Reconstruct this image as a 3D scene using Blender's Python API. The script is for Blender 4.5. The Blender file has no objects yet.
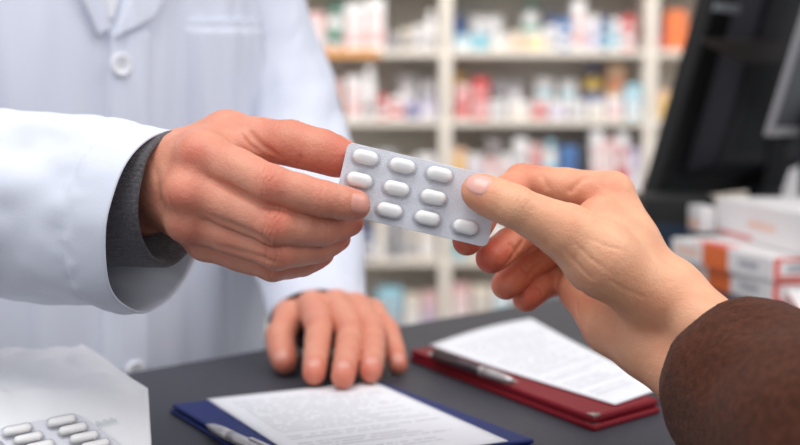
import bpy, bmesh, math, random
import numpy as np
from mathutils import Vector, Matrix, noise

random.seed(7)
SC = bpy.context.scene
COL = SC.collection

# ------------------------------------------------------------------ camera
F = 800 * 50.0 / 36.0            # focal length in pixels
CAMZ = 1.20                      # the counter top is at z = 1.0
PITCH = math.atan(102.5 / F)
cam_data = bpy.data.cameras.new('camera')
cam = bpy.data.objects.new('camera', cam_data)
COL.objects.link(cam)
cam.location = (0, 0, CAMZ)
cam.rotation_euler = (math.pi / 2 - PITCH, 0, 0)
cam_data.lens = 50
cam_data.sensor_width = 36
cam_data.clip_start = 0.02
cam_data.dof.use_dof = True
cam_data.dof.focus_distance = 0.588
cam_data.dof.aperture_fstop = 4.7
cam_data.dof.aperture_blades = 9
SC.camera = cam
CAMM = Matrix.Translation(cam.location) @ cam.rotation_euler.to_matrix().to_4x4()

# ------------------------------------------------------------------ world and lights
world = bpy.data.worlds.new('shop_daylight')
SC.world = world
world.use_nodes = True
world.node_tree.nodes['Background'].inputs[0].default_value = (0.93, 0.95, 1.0, 1)
world.node_tree.nodes['Background'].inputs[1].default_value = 0.68

def area(name, loc, target, size, power, color=(1, 1, 1)):
    l = bpy.data.lights.new(name, 'AREA')
    l.shape = 'RECTANGLE'
    l.size, l.size_y = size
    l.energy = power
    l.color = color
    o = bpy.data.objects.new(name, l)
    COL.objects.link(o)
    o.location = loc
    d = Vector(target) - Vector(loc)
    o.rotation_euler = d.to_track_quat('-Z', 'Y').to_euler()
    return o

area('ceiling_light_over_counter', (-0.35, 0.15, 2.75), (0.0, 0.9, 1.1), (1.1, 1.1), 15, (1, 0.985, 0.96))
area('ceiling_light_right', (1.5, 0.2, 2.75), (0.0, 0.9, 1.1), (1.2, 1.2), 12, (1, 0.96, 0.92))
area('ceiling_light_by_shelves', (0.3, 3.3, 2.85), (0.3, 4.6, 1.1), (3.2, 0.8), 62, (1, 0.96, 0.90))
SC.view_settings.view_transform = 'Standard'
SC.view_settings.look = 'None'
SC.view_settings.gamma = 1.0
SC.view_settings.exposure = 0.34
SC.view_settings.use_curve_mapping = False

# ------------------------------------------------------------------ coordinates
def P(px, py, d):
    """pixel + distance in mm -> a world point in metres"""
    d = d / 1000.0
    return CAMM @ Vector(((px - 400) / F * d, -(py - 222.5) / F * d, -d))

def Pc(px, py, d):
    """same, in camera millimetres"""
    return np.array([(px - 400) / F * d, -(py - 222.5) / F * d, -d], dtype=np.float64)

def cam2world(V):
    M = np.array(CAMM)
    return (V / 1000.0) @ M[:3, :3].T + M[:3, 3]

def on_plane(px, py, h=0.0):
    """where the ray of a pixel meets the height h (mm) above the counter"""
    o = CAMM.translation
    r = (P(px, py, 1000) - o)
    t = (1.0 + h / 1000.0 - o.z) / r.z
    return o + r * t

def project(p):
    q = CAMM.inverted() @ Vector(p)
    return (400 + q.x / -q.z * F, 222.5 - q.y / -q.z * F, -q.z * 1000)

# ------------------------------------------------------------------ materials
def lin(c):
    def f(v):
        v /= 255.0
        return v / 12.92 if v <= 0.04045 else ((v + 0.055) / 1.055) ** 2.4
    return (f(c[0]), f(c[1]), f(c[2]), 1)

def mat(name, col, rough=0.5, bump=0.0, bscale=200.0, var=0.0, vscale=20.0, metal=0.0, sheen=0.0,
        trans=0.0, alpha=1.0, spec=0.5, sss=0.0, sssr=(0.01, 0.01, 0.01), emit=0.0, coat=0.0):
    m = bpy.data.materials.new(name)
    m.use_nodes = True
    nt = m.node_tree
    b = nt.nodes['Principled BSDF']
    c = lin(col)
    b.inputs['Base Color'].default_value = c
    b.inputs['Roughness'].default_value = rough
    b.inputs['Metallic'].default_value = metal
    b.inputs['Specular IOR Level'].default_value = spec
    b.inputs['Sheen Weight'].default_value = sheen
    b.inputs['Transmission Weight'].default_value = trans
    b.inputs['Alpha'].default_value = alpha
    b.inputs['Coat Weight'].default_value = coat
    if sss:
        b.inputs['Subsurface Weight'].default_value = sss
        b.inputs['Subsurface Radius'].default_value = sssr
        b.inputs['Subsurface Scale'].default_value = 1.0
    if emit:
        b.inputs['Emission Color'].default_value = c
        b.inputs['Emission Strength'].default_value = emit
    tc = nt.nodes.new('ShaderNodeTexCoord')
    if var:
        n = nt.nodes.new('ShaderNodeTexNoise')
        n.inputs['Scale'].default_value = vscale
        n.inputs['Detail'].default_value = 4
        nt.links.new(tc.outputs['Object'], n.inputs['Vector'])
        r = nt.nodes.new('ShaderNodeMapRange')
        r.inputs['From Min'].default_value = 0.3
        r.inputs['From Max'].default_value = 0.7
        r.inputs['To Min'].default_value = 1 - var
        r.inputs['To Max'].default_value = 1 + var
        nt.links.new(n.outputs['Fac'], r.inputs['Value'])
        mx = nt.nodes.new('ShaderNodeVectorMath')
        mx.operation = 'SCALE'
        mx.inputs[0].default_value = c[:3]
        nt.links.new(r.outputs[0], mx.inputs['Scale'])
        nt.links.new(mx.outputs[0], b.inputs['Base Color'])
    if bump:
        n = nt.nodes.new('ShaderNodeTexNoise')
        n.inputs['Scale'].default_value = bscale
        n.inputs['Detail'].default_value = 3
        nt.links.new(tc.outputs['Object'], n.inputs['Vector'])
        bp = nt.nodes.new('ShaderNodeBump')
        bp.inputs['Strength'].default_value = bump
        bp.inputs['Distance'].default_value = 0.001
        nt.links.new(n.outputs['Fac'], bp.inputs['Height'])
        nt.links.new(bp.outputs[0], b.inputs['Normal'])
    return m

def skin_mat(name, base, red, crease=1.0):
    m = bpy.data.materials.new(name)
    m.use_nodes = True
    nt = m.node_tree
    b = nt.nodes['Principled BSDF']
    L = nt.links.new
    at = nt.nodes.new('ShaderNodeAttribute')
    at.attribute_name = 'flush'
    tc = nt.nodes.new('ShaderNodeTexCoord')
    n = nt.nodes.new('ShaderNodeTexNoise')
    n.inputs['Scale'].default_value = 70
    n.inputs['Detail'].default_value = 5
    L(tc.outputs['Object'], n.inputs['Vector'])
    ad = nt.nodes.new('ShaderNodeMath')
    ad.operation = 'MULTIPLY_ADD'
    L(n.outputs['Fac'], ad.inputs[0])
    ad.inputs[1].default_value = 0.7
    sub = nt.nodes.new('ShaderNodeMath')
    sub.operation = 'SUBTRACT'
    L(at.outputs['Fac'], sub.inputs[0])
    sub.inputs[1].default_value = 0.35
    L(sub.outputs[0], ad.inputs[2])
    ad.use_clamp = True
    mx = nt.nodes.new('ShaderNodeMix')
    mx.data_type = 'RGBA'
    L(ad.outputs[0], mx.inputs['Factor'])
    mx.inputs[6].default_value = lin(base)
    mx.inputs[7].default_value = lin(red)
    L(mx.outputs[2], b.inputs['Base Color'])
    b.inputs['Roughness'].default_value = 0.48
    b.inputs['Specular IOR Level'].default_value = 0.4
    b.inputs['Subsurface Weight'].default_value = 0.2
    b.inputs['Subsurface Radius'].default_value = (0.006, 0.002, 0.001)
    b.inputs['Subsurface Scale'].default_value = 1.0
    v = nt.nodes.new('ShaderNodeTexVoronoi')
    v.inputs['Scale'].default_value = 900
    L(tc.outputs['Object'], v.inputs['Vector'])
    n2 = nt.nodes.new('ShaderNodeTexNoise')
    n2.inputs['Scale'].default_value = 260
    n2.inputs['Detail'].default_value = 4
    L(tc.outputs['Object'], n2.inputs['Vector'])
    a2 = nt.nodes.new('ShaderNodeMath')
    a2.operation = 'MULTIPLY_ADD'
    L(v.outputs['Distance'], a2.inputs[0])
    a2.inputs[1].default_value = 0.35
    L(n2.outputs['Fac'], a2.inputs[2])
    bp = nt.nodes.new('ShaderNodeBump')
    bp.inputs['Strength'].default_value = 0.35 * crease
    bp.inputs['Distance'].default_value = 0.0008
    L(a2.outputs[0], bp.inputs['Height'])
    L(bp.outputs[0], b.inputs['Normal'])
    return m

M = {}
M['coat'] = mat('white_cotton', (213, 217, 230), 0.85, bump=0.1, bscale=900, sheen=0.2, spec=0.2)
M['button'] = mat('white_button', (225, 226, 232), 0.35)
M['knit'] = mat('charcoal_knit', (88, 86, 90), 0.95, bump=0.9, bscale=1100, var=0.3, vscale=500, sheen=0.3, spec=0.1)
M['skin_a'] = skin_mat('skin_pharmacist', (218, 158, 132), (198, 100, 80), 1.5)
M['skin_b'] = skin_mat('skin_customer', (232, 176, 140), (206, 92, 70), 1.3)
M['nail'] = mat('fingernail', (214, 150, 134), 0.28, spec=0.5, sss=0.15, sssr=(0.003, 0.001, 0.001))
M['nail_b'] = mat('fingernail_pale', (228, 172, 158), 0.25, spec=0.6, sss=0.15, sssr=(0.003, 0.001, 0.001))
M['fleece'] = mat('brown_fleece', (80, 45, 32), 1.0, bump=1.0, bscale=800, var=0.3, vscale=260, sheen=0.08, spec=0.05)
M['counter'] = mat('charcoal_laminate', (62, 62, 70), 0.55, spec=0.3, bump=0.05, bscale=500, var=0.08, vscale=300)
M['cabinet'] = mat('grey_cabinet', (150, 150, 155), 0.6)
M['pill'] = mat('white_tablet', (240, 238, 236), 0.42, bump=0.15, bscale=900, sss=0.1, sssr=(0.001, 0.001, 0.001))
M['foil'] = mat('silver_foil', (214, 215, 223), 0.45, bump=0.4, bscale=1400, var=0.05, vscale=900, metal=0.1)
M['blue'] = mat('blue_leatherette', (16, 36, 100), 0.5, spec=0.25, bump=0.3, bscale=900)
M['red'] = mat('red_leatherette', (122, 14, 30), 0.5, spec=0.25, bump=0.3, bscale=900)
M['trim'] = mat('folder_corner_metal', (200, 190, 180), 0.3, metal=0.9)
M['pensilver'] = mat('pen_silver', (200, 196, 196), 0.28, metal=0.6)
M['pendark'] = mat('pen_smoke', (70, 62, 66), 0.25, metal=0.4)
M['bag'] = mat('glassine_paper', (240, 240, 242), 0.45, bump=0.35, bscale=60, var=0.02, vscale=40)
M['bagprint'] = mat('pale_bag_print', (176, 190, 196), 0.6)
M['black'] = mat('black_plastic', (11, 11, 13), 0.6)
M['black2'] = mat('black_vent_plastic', (30, 30, 38), 0.45)
M['brownblack'] = mat('ridge_painted_reflection', (66, 57, 55), 0.4)  # brown reflection on the black ridge, put into its base colour
M['screen'] = mat('dark_screen', (18, 18, 22), 0.12)
M['silver'] = mat('silver_frame', (150, 148, 150), 0.35, metal=0.5)
M['shelf'] = mat('cream_shelf_board', (226, 218, 208), 0.6)
M['shelfback'] = mat('shelf_back_panel', (196, 189, 178), 0.7)
M['orangestrip'] = mat('orange_shelf_strip', (232, 160, 84), 0.6)
M['wall'] = mat('wall_paint', (214, 210, 204), 0.8)
M['floor'] = mat('floor_vinyl', (170, 166, 160), 0.5)
M['ceil'] = mat('ceiling_white', (235, 235, 235), 0.9)
M['cardwhite'] = mat('carton_white', (236, 232, 232), 0.5)
M['orange'] = mat('carton_orange', (230, 108, 44), 0.5)
M['redprint'] = mat('carton_red_print', (226, 92, 80), 0.5)
M['greyprint'] = mat('carton_grey_print', (168, 168, 176), 0.6)
M['peach'] = mat('carton_peach', (238, 200, 180), 0.5)
M['green'] = mat('lime_plastic', (126, 150, 40), 0.5)
M['logo'] = mat('pale_logo', (130, 132, 138), 0.4)
M['navycloth'] = mat('dark_blue_plastic', (24, 44, 66), 0.5)

def clear_plastic(name):
    m = bpy.data.materials.new(name)
    m.use_nodes = True
    nt = m.node_tree
    for n in list(nt.nodes):
        if n.type != 'OUTPUT_MATERIAL':
            nt.nodes.remove(n)
    out = [n for n in nt.nodes if n.type == 'OUTPUT_MATERIAL'][0]
    t = nt.nodes.new('ShaderNodeBsdfTransparent')
    t.inputs[0].default_value = (0.99, 0.99, 0.995, 1)
    g = nt.nodes.new('ShaderNodeBsdfGlossy')
    g.inputs['Roughness'].default_value = 0.12
    fr = nt.nodes.new('ShaderNodeFresnel')
    fr.inputs['IOR'].default_value = 1.22
    mx = nt.nodes.new('ShaderNodeMixShader')
    ml = nt.nodes.new('ShaderNodeMath')
    ml.operation = 'MULTIPLY'
    ml.inputs[1].default_value = 0.6
    nt.links.new(fr.outputs[0], ml.inputs[0])
    nt.links.new(ml.outputs[0], mx.inputs[0])
    nt.links.new(t.outputs[0], mx.inputs[1])
    nt.links.new(g.outputs[0], mx.inputs[2])
    nt.links.new(mx.outputs[0], out.inputs[0])
    return m
M['clear'] = clear_plastic('clear_blister_plastic')

def paper_mat():
    """white printed sheet: rows of small grey words along local X"""
    m = bpy.data.materials.new('printed_paper')
    m.use_nodes = True
    nt = m.node_tree
    L = nt.links.new
    b = nt.nodes['Principled BSDF']
    b.inputs['Roughness'].default_value = 0.7
    tc = nt.nodes.new('ShaderNodeTexCoord')
    sp = nt.nodes.new('ShaderNodeSeparateXYZ')
    L(tc.outputs['UV'], sp.inputs[0])
    def math_(op, a, b_=None, c_=None):
        n = nt.nodes.new('ShaderNodeMath')
        n.operation = op
        for i, v in enumerate((a, b_, c_)):
            if v is None:
                continue
            if isinstance(v, (int, float)):
                n.inputs[i].default_value = v
            else:
                L(v, n.inputs[i])
        return n.outputs[0]
    row = math_('MULTIPLY', sp.outputs['Y'], 32)
    fr = math_('FRACT', row)
    line = math_('MULTIPLY', math_('GREATER_THAN', fr, 0.30), math_('LESS_THAN', fr, 0.68))
    rid = math_('FLOOR', row)
    cmb = nt.nodes.new('ShaderNodeCombineXYZ')
    L(math_('MULTIPLY', sp.outputs['X'], 34), cmb.inputs[0])
    L(math_('MULTIPLY', rid, 7.31), cmb.inputs[1])
    n = nt.nodes.new('ShaderNodeTexNoise')
    n.inputs['Scale'].default_value = 1.0
    n.inputs['Detail'].default_value = 1
    L(cmb.outputs[0], n.inputs['Vector'])
    word = math_('GREATER_THAN', n.outputs['Fac'], 0.42)
    # some rows are left blank, some short
    cm2 = nt.nodes.new('ShaderNodeCombineXYZ')
    L(math_('MULTIPLY', rid, 3.7), cm2.inputs[0])
    wn = nt.nodes.new('ShaderNodeTexWhiteNoise')
    L(cm2.outputs[0], wn.inputs['Vector'])
    keep = math_('GREATER_THAN', wn.outputs['Value'], 0.18)
    ln = math_('LESS_THAN', sp.outputs['X'], math_('MULTIPLY_ADD', wn.outputs['Value'], 0.5, 0.55))
    inx = math_('MULTIPLY', math_('GREATER_THAN', sp.outputs['X'], 0.09), math_('LESS_THAN', sp.outputs['X'], 0.92))
    iny = math_('MULTIPLY', math_('GREATER_THAN', sp.outputs['Y'], 0.08), math_('LESS_THAN', sp.outputs['Y'], 0.9))
    f = math_('MULTIPLY', math_('MULTIPLY', line, word), math_('MULTIPLY', inx, iny))
    f = math_('MULTIPLY', f, math_('MULTIPLY', keep, ln))
    f = math_('MULTIPLY', f, 0.4)
    mx = nt.nodes.new('ShaderNodeMix')
    mx.data_type = 'RGBA'
    L(f, mx.inputs['Factor'])
    mx.inputs[6].default_value = lin((228, 229, 234))
    mx.inputs[7].default_value = lin((110, 112, 122))
    L(mx.outputs[2], b.inputs['Base Color'])
    return m
M['paper'] = paper_mat()

# ------------------------------------------------------------------ object helpers
def link(name, me, materials=(), parent=None, smooth=True):
    o = bpy.data.objects.new(name, me)
    COL.objects.link(o)
    for m in materials:
        me.materials.append(m)
    if smooth:
        me.polygons.foreach_set('use_smooth', [True] * len(me.polygons))
    if parent is not None:
        o.parent = parent
        o.matrix_parent_inverse = parent.matrix_world.inverted()
    return o

def from_np(name, V, Fc, materials, parent=None, smooth=True):
    me = bpy.data.meshes.new(name)
    me.from_pydata([tuple(v) for v in V], [], [tuple(f) for f in Fc])
    me.update()
    return link(name, me, materials, parent, smooth)

def from_bm(name, bm, materials, parent=None, smooth=False):
    bmesh.ops.recalc_face_normals(bm, faces=bm.faces)
    me = bpy.data.meshes.new(name)
    bm.to_mesh(me)
    bm.free()
    return link(name, me, materials if isinstance(materials, (list, tuple)) else [materials], parent, smooth)

def thing(name, label, cat, loc=(0, 0, 0), group=None):
    o = bpy.data.objects.new(name, None)
    o.empty_display_size = 0.02
    COL.objects.link(o)
    o.matrix_world = Matrix.Translation(Vector(loc))
    o['label'] = label
    o['category'] = cat
    if group:
        o['group'] = group
    return o

def tag(o, label, cat, group=None):
    o['label'] = label
    o['category'] = cat
    if group:
        o['group'] = group
    return o

def struct(o):
    o['kind'] = 'structure'
    return o

def bx(bm, lo, hi, mtx=None, mi=0, bevel=0.0):
    """axis box between two corners, optionally bevelled and transformed"""
    lo, hi = Vector(lo), Vector(hi)
    r = bmesh.ops.create_cube(bm, size=1.0)
    vs = r['verts']
    for v in vs:
        v.co = Vector(((lo[i] + hi[i]) / 2 + v.co[i] * (hi[i] - lo[i])) for i in range(3))
    fs = set(f for v in vs for f in v.link_faces)
    if bevel > 0:
        es = list(set(e for v in vs for e in v.link_edges))
        rr = bmesh.ops.bevel(bm, geom=es, offset=bevel, segments=2, affect='EDGES', profile=0.5)
        fs = set(rr['faces'])
        for f in list(fs):
            for v in f.verts:
                fs.update(v.link_faces)
    allv = set(v for f in fs for v in f.verts)
    for f in fs:
        f.material_index = mi
    if mtx is not None:
        for v in allv:
            v.co = mtx @ v.co
    return allv

def prism(bm, poly, z0, z1, mi=0):
    a = [bm.verts.new((p[0], p[1], z0)) for p in poly]
    b = [bm.verts.new((p[0], p[1], z1)) for p in poly]
    n = len(poly)
    fs = [bm.faces.new(a[::-1]), bm.faces.new(b)]
    for i in range(n):
        fs.append(bm.faces.new((a[i], a[(i + 1) % n], b[(i + 1) % n], b[i])))
    for f in fs:
        f.material_index = mi
    return a + b

def lathe(bm, prof, n=20, mtx=None, mi=0):
    """profile [(r, z)] around z"""
    rings = []
    for r, z in prof:
        rings.append([bm.verts.new((r * math.cos(2 * math.pi * i / n), r * math.sin(2 * math.pi * i / n), z)) for i in range(n)])
    for a, b in zip(rings[:-1], rings[1:]):
        for i in range(n):
            f = bm.faces.new((a[i], a[(i + 1) % n], b[(i + 1) % n], b[i]))
            f.material_index = mi
            f.smooth = True
    for rg in (rings[0], rings[-1]):
        f = bm.faces.new(rg)
        f.material_index = mi
    if mtx is not None:
        for rg in rings:
            for v in rg:
                v.co = mtx @ v.co

def frame_mtx(o, x, y, z):
    m = Matrix((x, y, z)).transposed().to_4x4()
    m.translation = Vector(o)
    return m

# ------------------------------------------------------------------ the setting
EA = on_plane(130, 372)           # counter edge on the pharmacist's side
EB = on_plane(400, 325)
ED = (EB - EA).normalized()
def edge_at(x):
    t = (x - EA.x) / ED.x
    return EA + ED * t
bm = bmesh.new()
e0, e1 = edge_at(-0.75), edge_at(0.27)
poly = [(e0.x, e0.y), (e1.x, e1.y), (0.27, 2.35), (1.3, 2.35), (1.3, -0.1), (-0.35, -0.1), (-0.75, 0.2)]
prism(bm, poly, 0.962, 1.0)
counter = tag(from_bm('service_counter', bm, M['counter']), 'dark charcoal grey counter top running diagonally across the pharmacy', 'counter')
md = counter.modifiers.new('bevel', 'BEVEL'); md.width = 0.003; md.segments = 3
bm = bmesh.new()
nrm = Vector((-ED.y, ED.x, 0))
ins = 0.03
def inset(p): return (p[0] + (0.02 if p[0] < 0 else -0.02), p[1] - ins)
prism(bm, [inset(p) if p[1] > 0.25 else (p[0] * 0.96, p[1] + 0.05) for p in poly], 0.0, 0.9615)
tag(from_bm('counter_cabinet', bm, M['cabinet']), 'grey cabinet body beneath the charcoal counter top', 'cabinet')

def slab(name, lo, hi, m):
    bm = bmesh.new()
    bx(bm, lo, hi)
    return struct(from_bm(name, bm, M[m]))
slab('floor', (-4.5, -1.8, -0.05), (4.5, 5.15, 0), 'floor')
slab('wall_back', (-4.5, 5.15, 0), (4.5, 5.25, 3.0), 'wall')
slab('ceiling', (-4.5, 1.9, 3.0), (4.5, 5.25, 3.05), 'ceil')

# ------------------------------------------------------------------ shelving unit
SY = 4.78                                  # front of the shelves
def sx(px): return (px - 400) / F * (SY * math.cos(0) + 0.0)
PITCHX = (648 - 445.5) / F * SY * 1.004
POSTS = [sx(445.5) + PITCHX * k for k in (-3, -2, -1, 0, 1, 2, 3)]
def sz(py):
    return on_z(py)
def on_z(py):
    o = CAMM.translation
    r = P(400, py, 1000) - o
    return (o + r * (SY / r.y)).z
LEV = [on_z(y) for y in (398, 329, 259, 189, 119, 49.5, -21, -91)]   # tops of the shelf boards
unit = thing('shelving_unit', 'tall cream pharmacy shelving packed with medicine behind the counter', 'shelving', (POSTS[3], SY, 0))
bm = bmesh.new(); bx(bm, (POSTS[0], SY + 0.30, 0.02), (POSTS[-1], SY + 0.315, LEV[-1] + 0.05))
from_bm('back_panel', bm, M['shelfback'], unit)
for x in POSTS:
    bm = bmesh.new(); bx(bm, (x - 0.024, SY - 0.012, 0.002), (x + 0.024, SY + 0.2995, LEV[-1] + 0.05), bevel=0.002)
    from_bm('post', bm, M['shelf'], unit)
for k, z in enumerate(LEV):
    for a, b in zip(POSTS[:-1], POSTS[1:]):
        bm = bmesh.new(); bx(bm, (a + 0.0245, SY, z - 0.028), (b - 0.0245, SY + 0.299, z), bevel=0.002)
        sh = from_bm('shelf', bm, M['shelf'], unit)
        if k == 5 and abs(b - POSTS[3]) < 1e-6:
            bm = bmesh.new(); bx(bm, (sx(312), SY - 0.004, z - 0.03), (sx(380), SY - 0.0005, z + 0.001))
            from_bm('price_strip', bm, M['orangestrip'], sh)

# products ---------------------------------------------------------------
CN = {'white': (236, 234, 236), 'cream': (228, 216, 200), 'pink': (232, 186, 186), 'pale orange': (236, 190, 150),
      'red': (206, 60, 62), 'dark red': (120, 34, 52), 'orange': (238, 112, 50), 'yellow': (236, 196, 84),
      'blue': (60, 112, 178), 'navy': (44, 70, 128), 'light blue': (150, 206, 226), 'teal': (84, 176, 190),
      'grey': (170, 170, 176), 'dark grey': (92, 92, 98), 'black': (28, 28, 34), 'lilac': (190, 180, 214), 'green': (96, 150, 130)}
PM = {k: mat('pack_' + k.replace(' ', '_'), tuple(a * .86 + b * .14 for a, b in zip(v, (214, 206, 202))), 0.5) for k, v in CN.items()}

def product(kind, w, h, dpt, c1, c2):
    bm = bmesh.new()
    if kind == 'carton':
        bx(bm, (-w / 2, 0, 0), (w / 2, dpt, h), mi=0, bevel=min(0.002, w * .1))
        bx(bm, (-w / 2 - .0006, -.0006, h * 0.12), (w / 2 + .0006, dpt + .0006, h * 0.40), mi=1)
        bx(bm, (-w * 0.36, -.0012, h * 0.55), (w * 0.30, .001, h * 0.72), mi=1)
    elif kind == 'bottle':
        r = w / 2
        T = Matrix.Translation((0, r, 0))
        lathe(bm, [(r * .9, 0), (r, h * .03), (r, h * .66), (r * .9, h * .74), (r * .5, h * .8), (r * .5, h * .82)], 16, T, 0)
        lathe(bm, [(r * .55, h * .82), (r * .6, h * .83), (r * .6, h * .99), (r * .52, h)], 16, T, 1)
        lathe(bm, [(r * 1.01, h * .18), (r * 1.01, h * .55)], 16, T, 1)
    elif kind == 'pouch':
        vs = []
        n = 9
        for side in (0, 1):
            for i in range(n):
                for j in range(n):
                    u, v = i / (n - 1), j / (n - 1)
                    bul = (math.sin(math.pi * u) * math.sin(math.pi * min(1, v * .9 + .1))) ** .5 if 0 < u < 1 else 0
                    y = dpt / 2 + (1 if side else -1) * (dpt / 2 * bul + .0006)
                    vs.append(bm.verts.new(((u - .5) * w * (1 - .08 * v), y, v * h * (1 - .06 * math.sin(3 * u)))))
        for side in (0, 1):
            for i in range(n - 1):
                for j in range(n - 1):
                    k = side * n * n + i * n + j
                    f = bm.faces.new((vs[k], vs[k + n], vs[k + n + 1], vs[k + 1]))
                    f.material_index = 1 if (3 <= j <= 5 and 2 <= i <= 5) else 0
                    f.smooth = True
        per = [i * n for i in range(n)] + [(n - 1) * n + j for j in range(1, n)] + [i * n + n - 1 for i in range(n - 2, -1, -1)] + [j for j in range(n - 2, 0, -1)]
        for a, b in zip(per, per[1:] + per[:1]):
            bm.faces.new((vs[a], vs[b], vs[b + n * n], vs[a + n * n]))
    return bm

SHN = {5: 'shelf with orange strip', 4: 'shelf under the strip', 3: 'shelf behind the hands', 2: 'second visible shelf from bottom', 1: 'lowest visible shelf'}
BAYN = {1: 'far left bay', 2: 'left bay', 3: 'middle bay', 4: 'right bay', 5: 'far right bay'}
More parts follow.
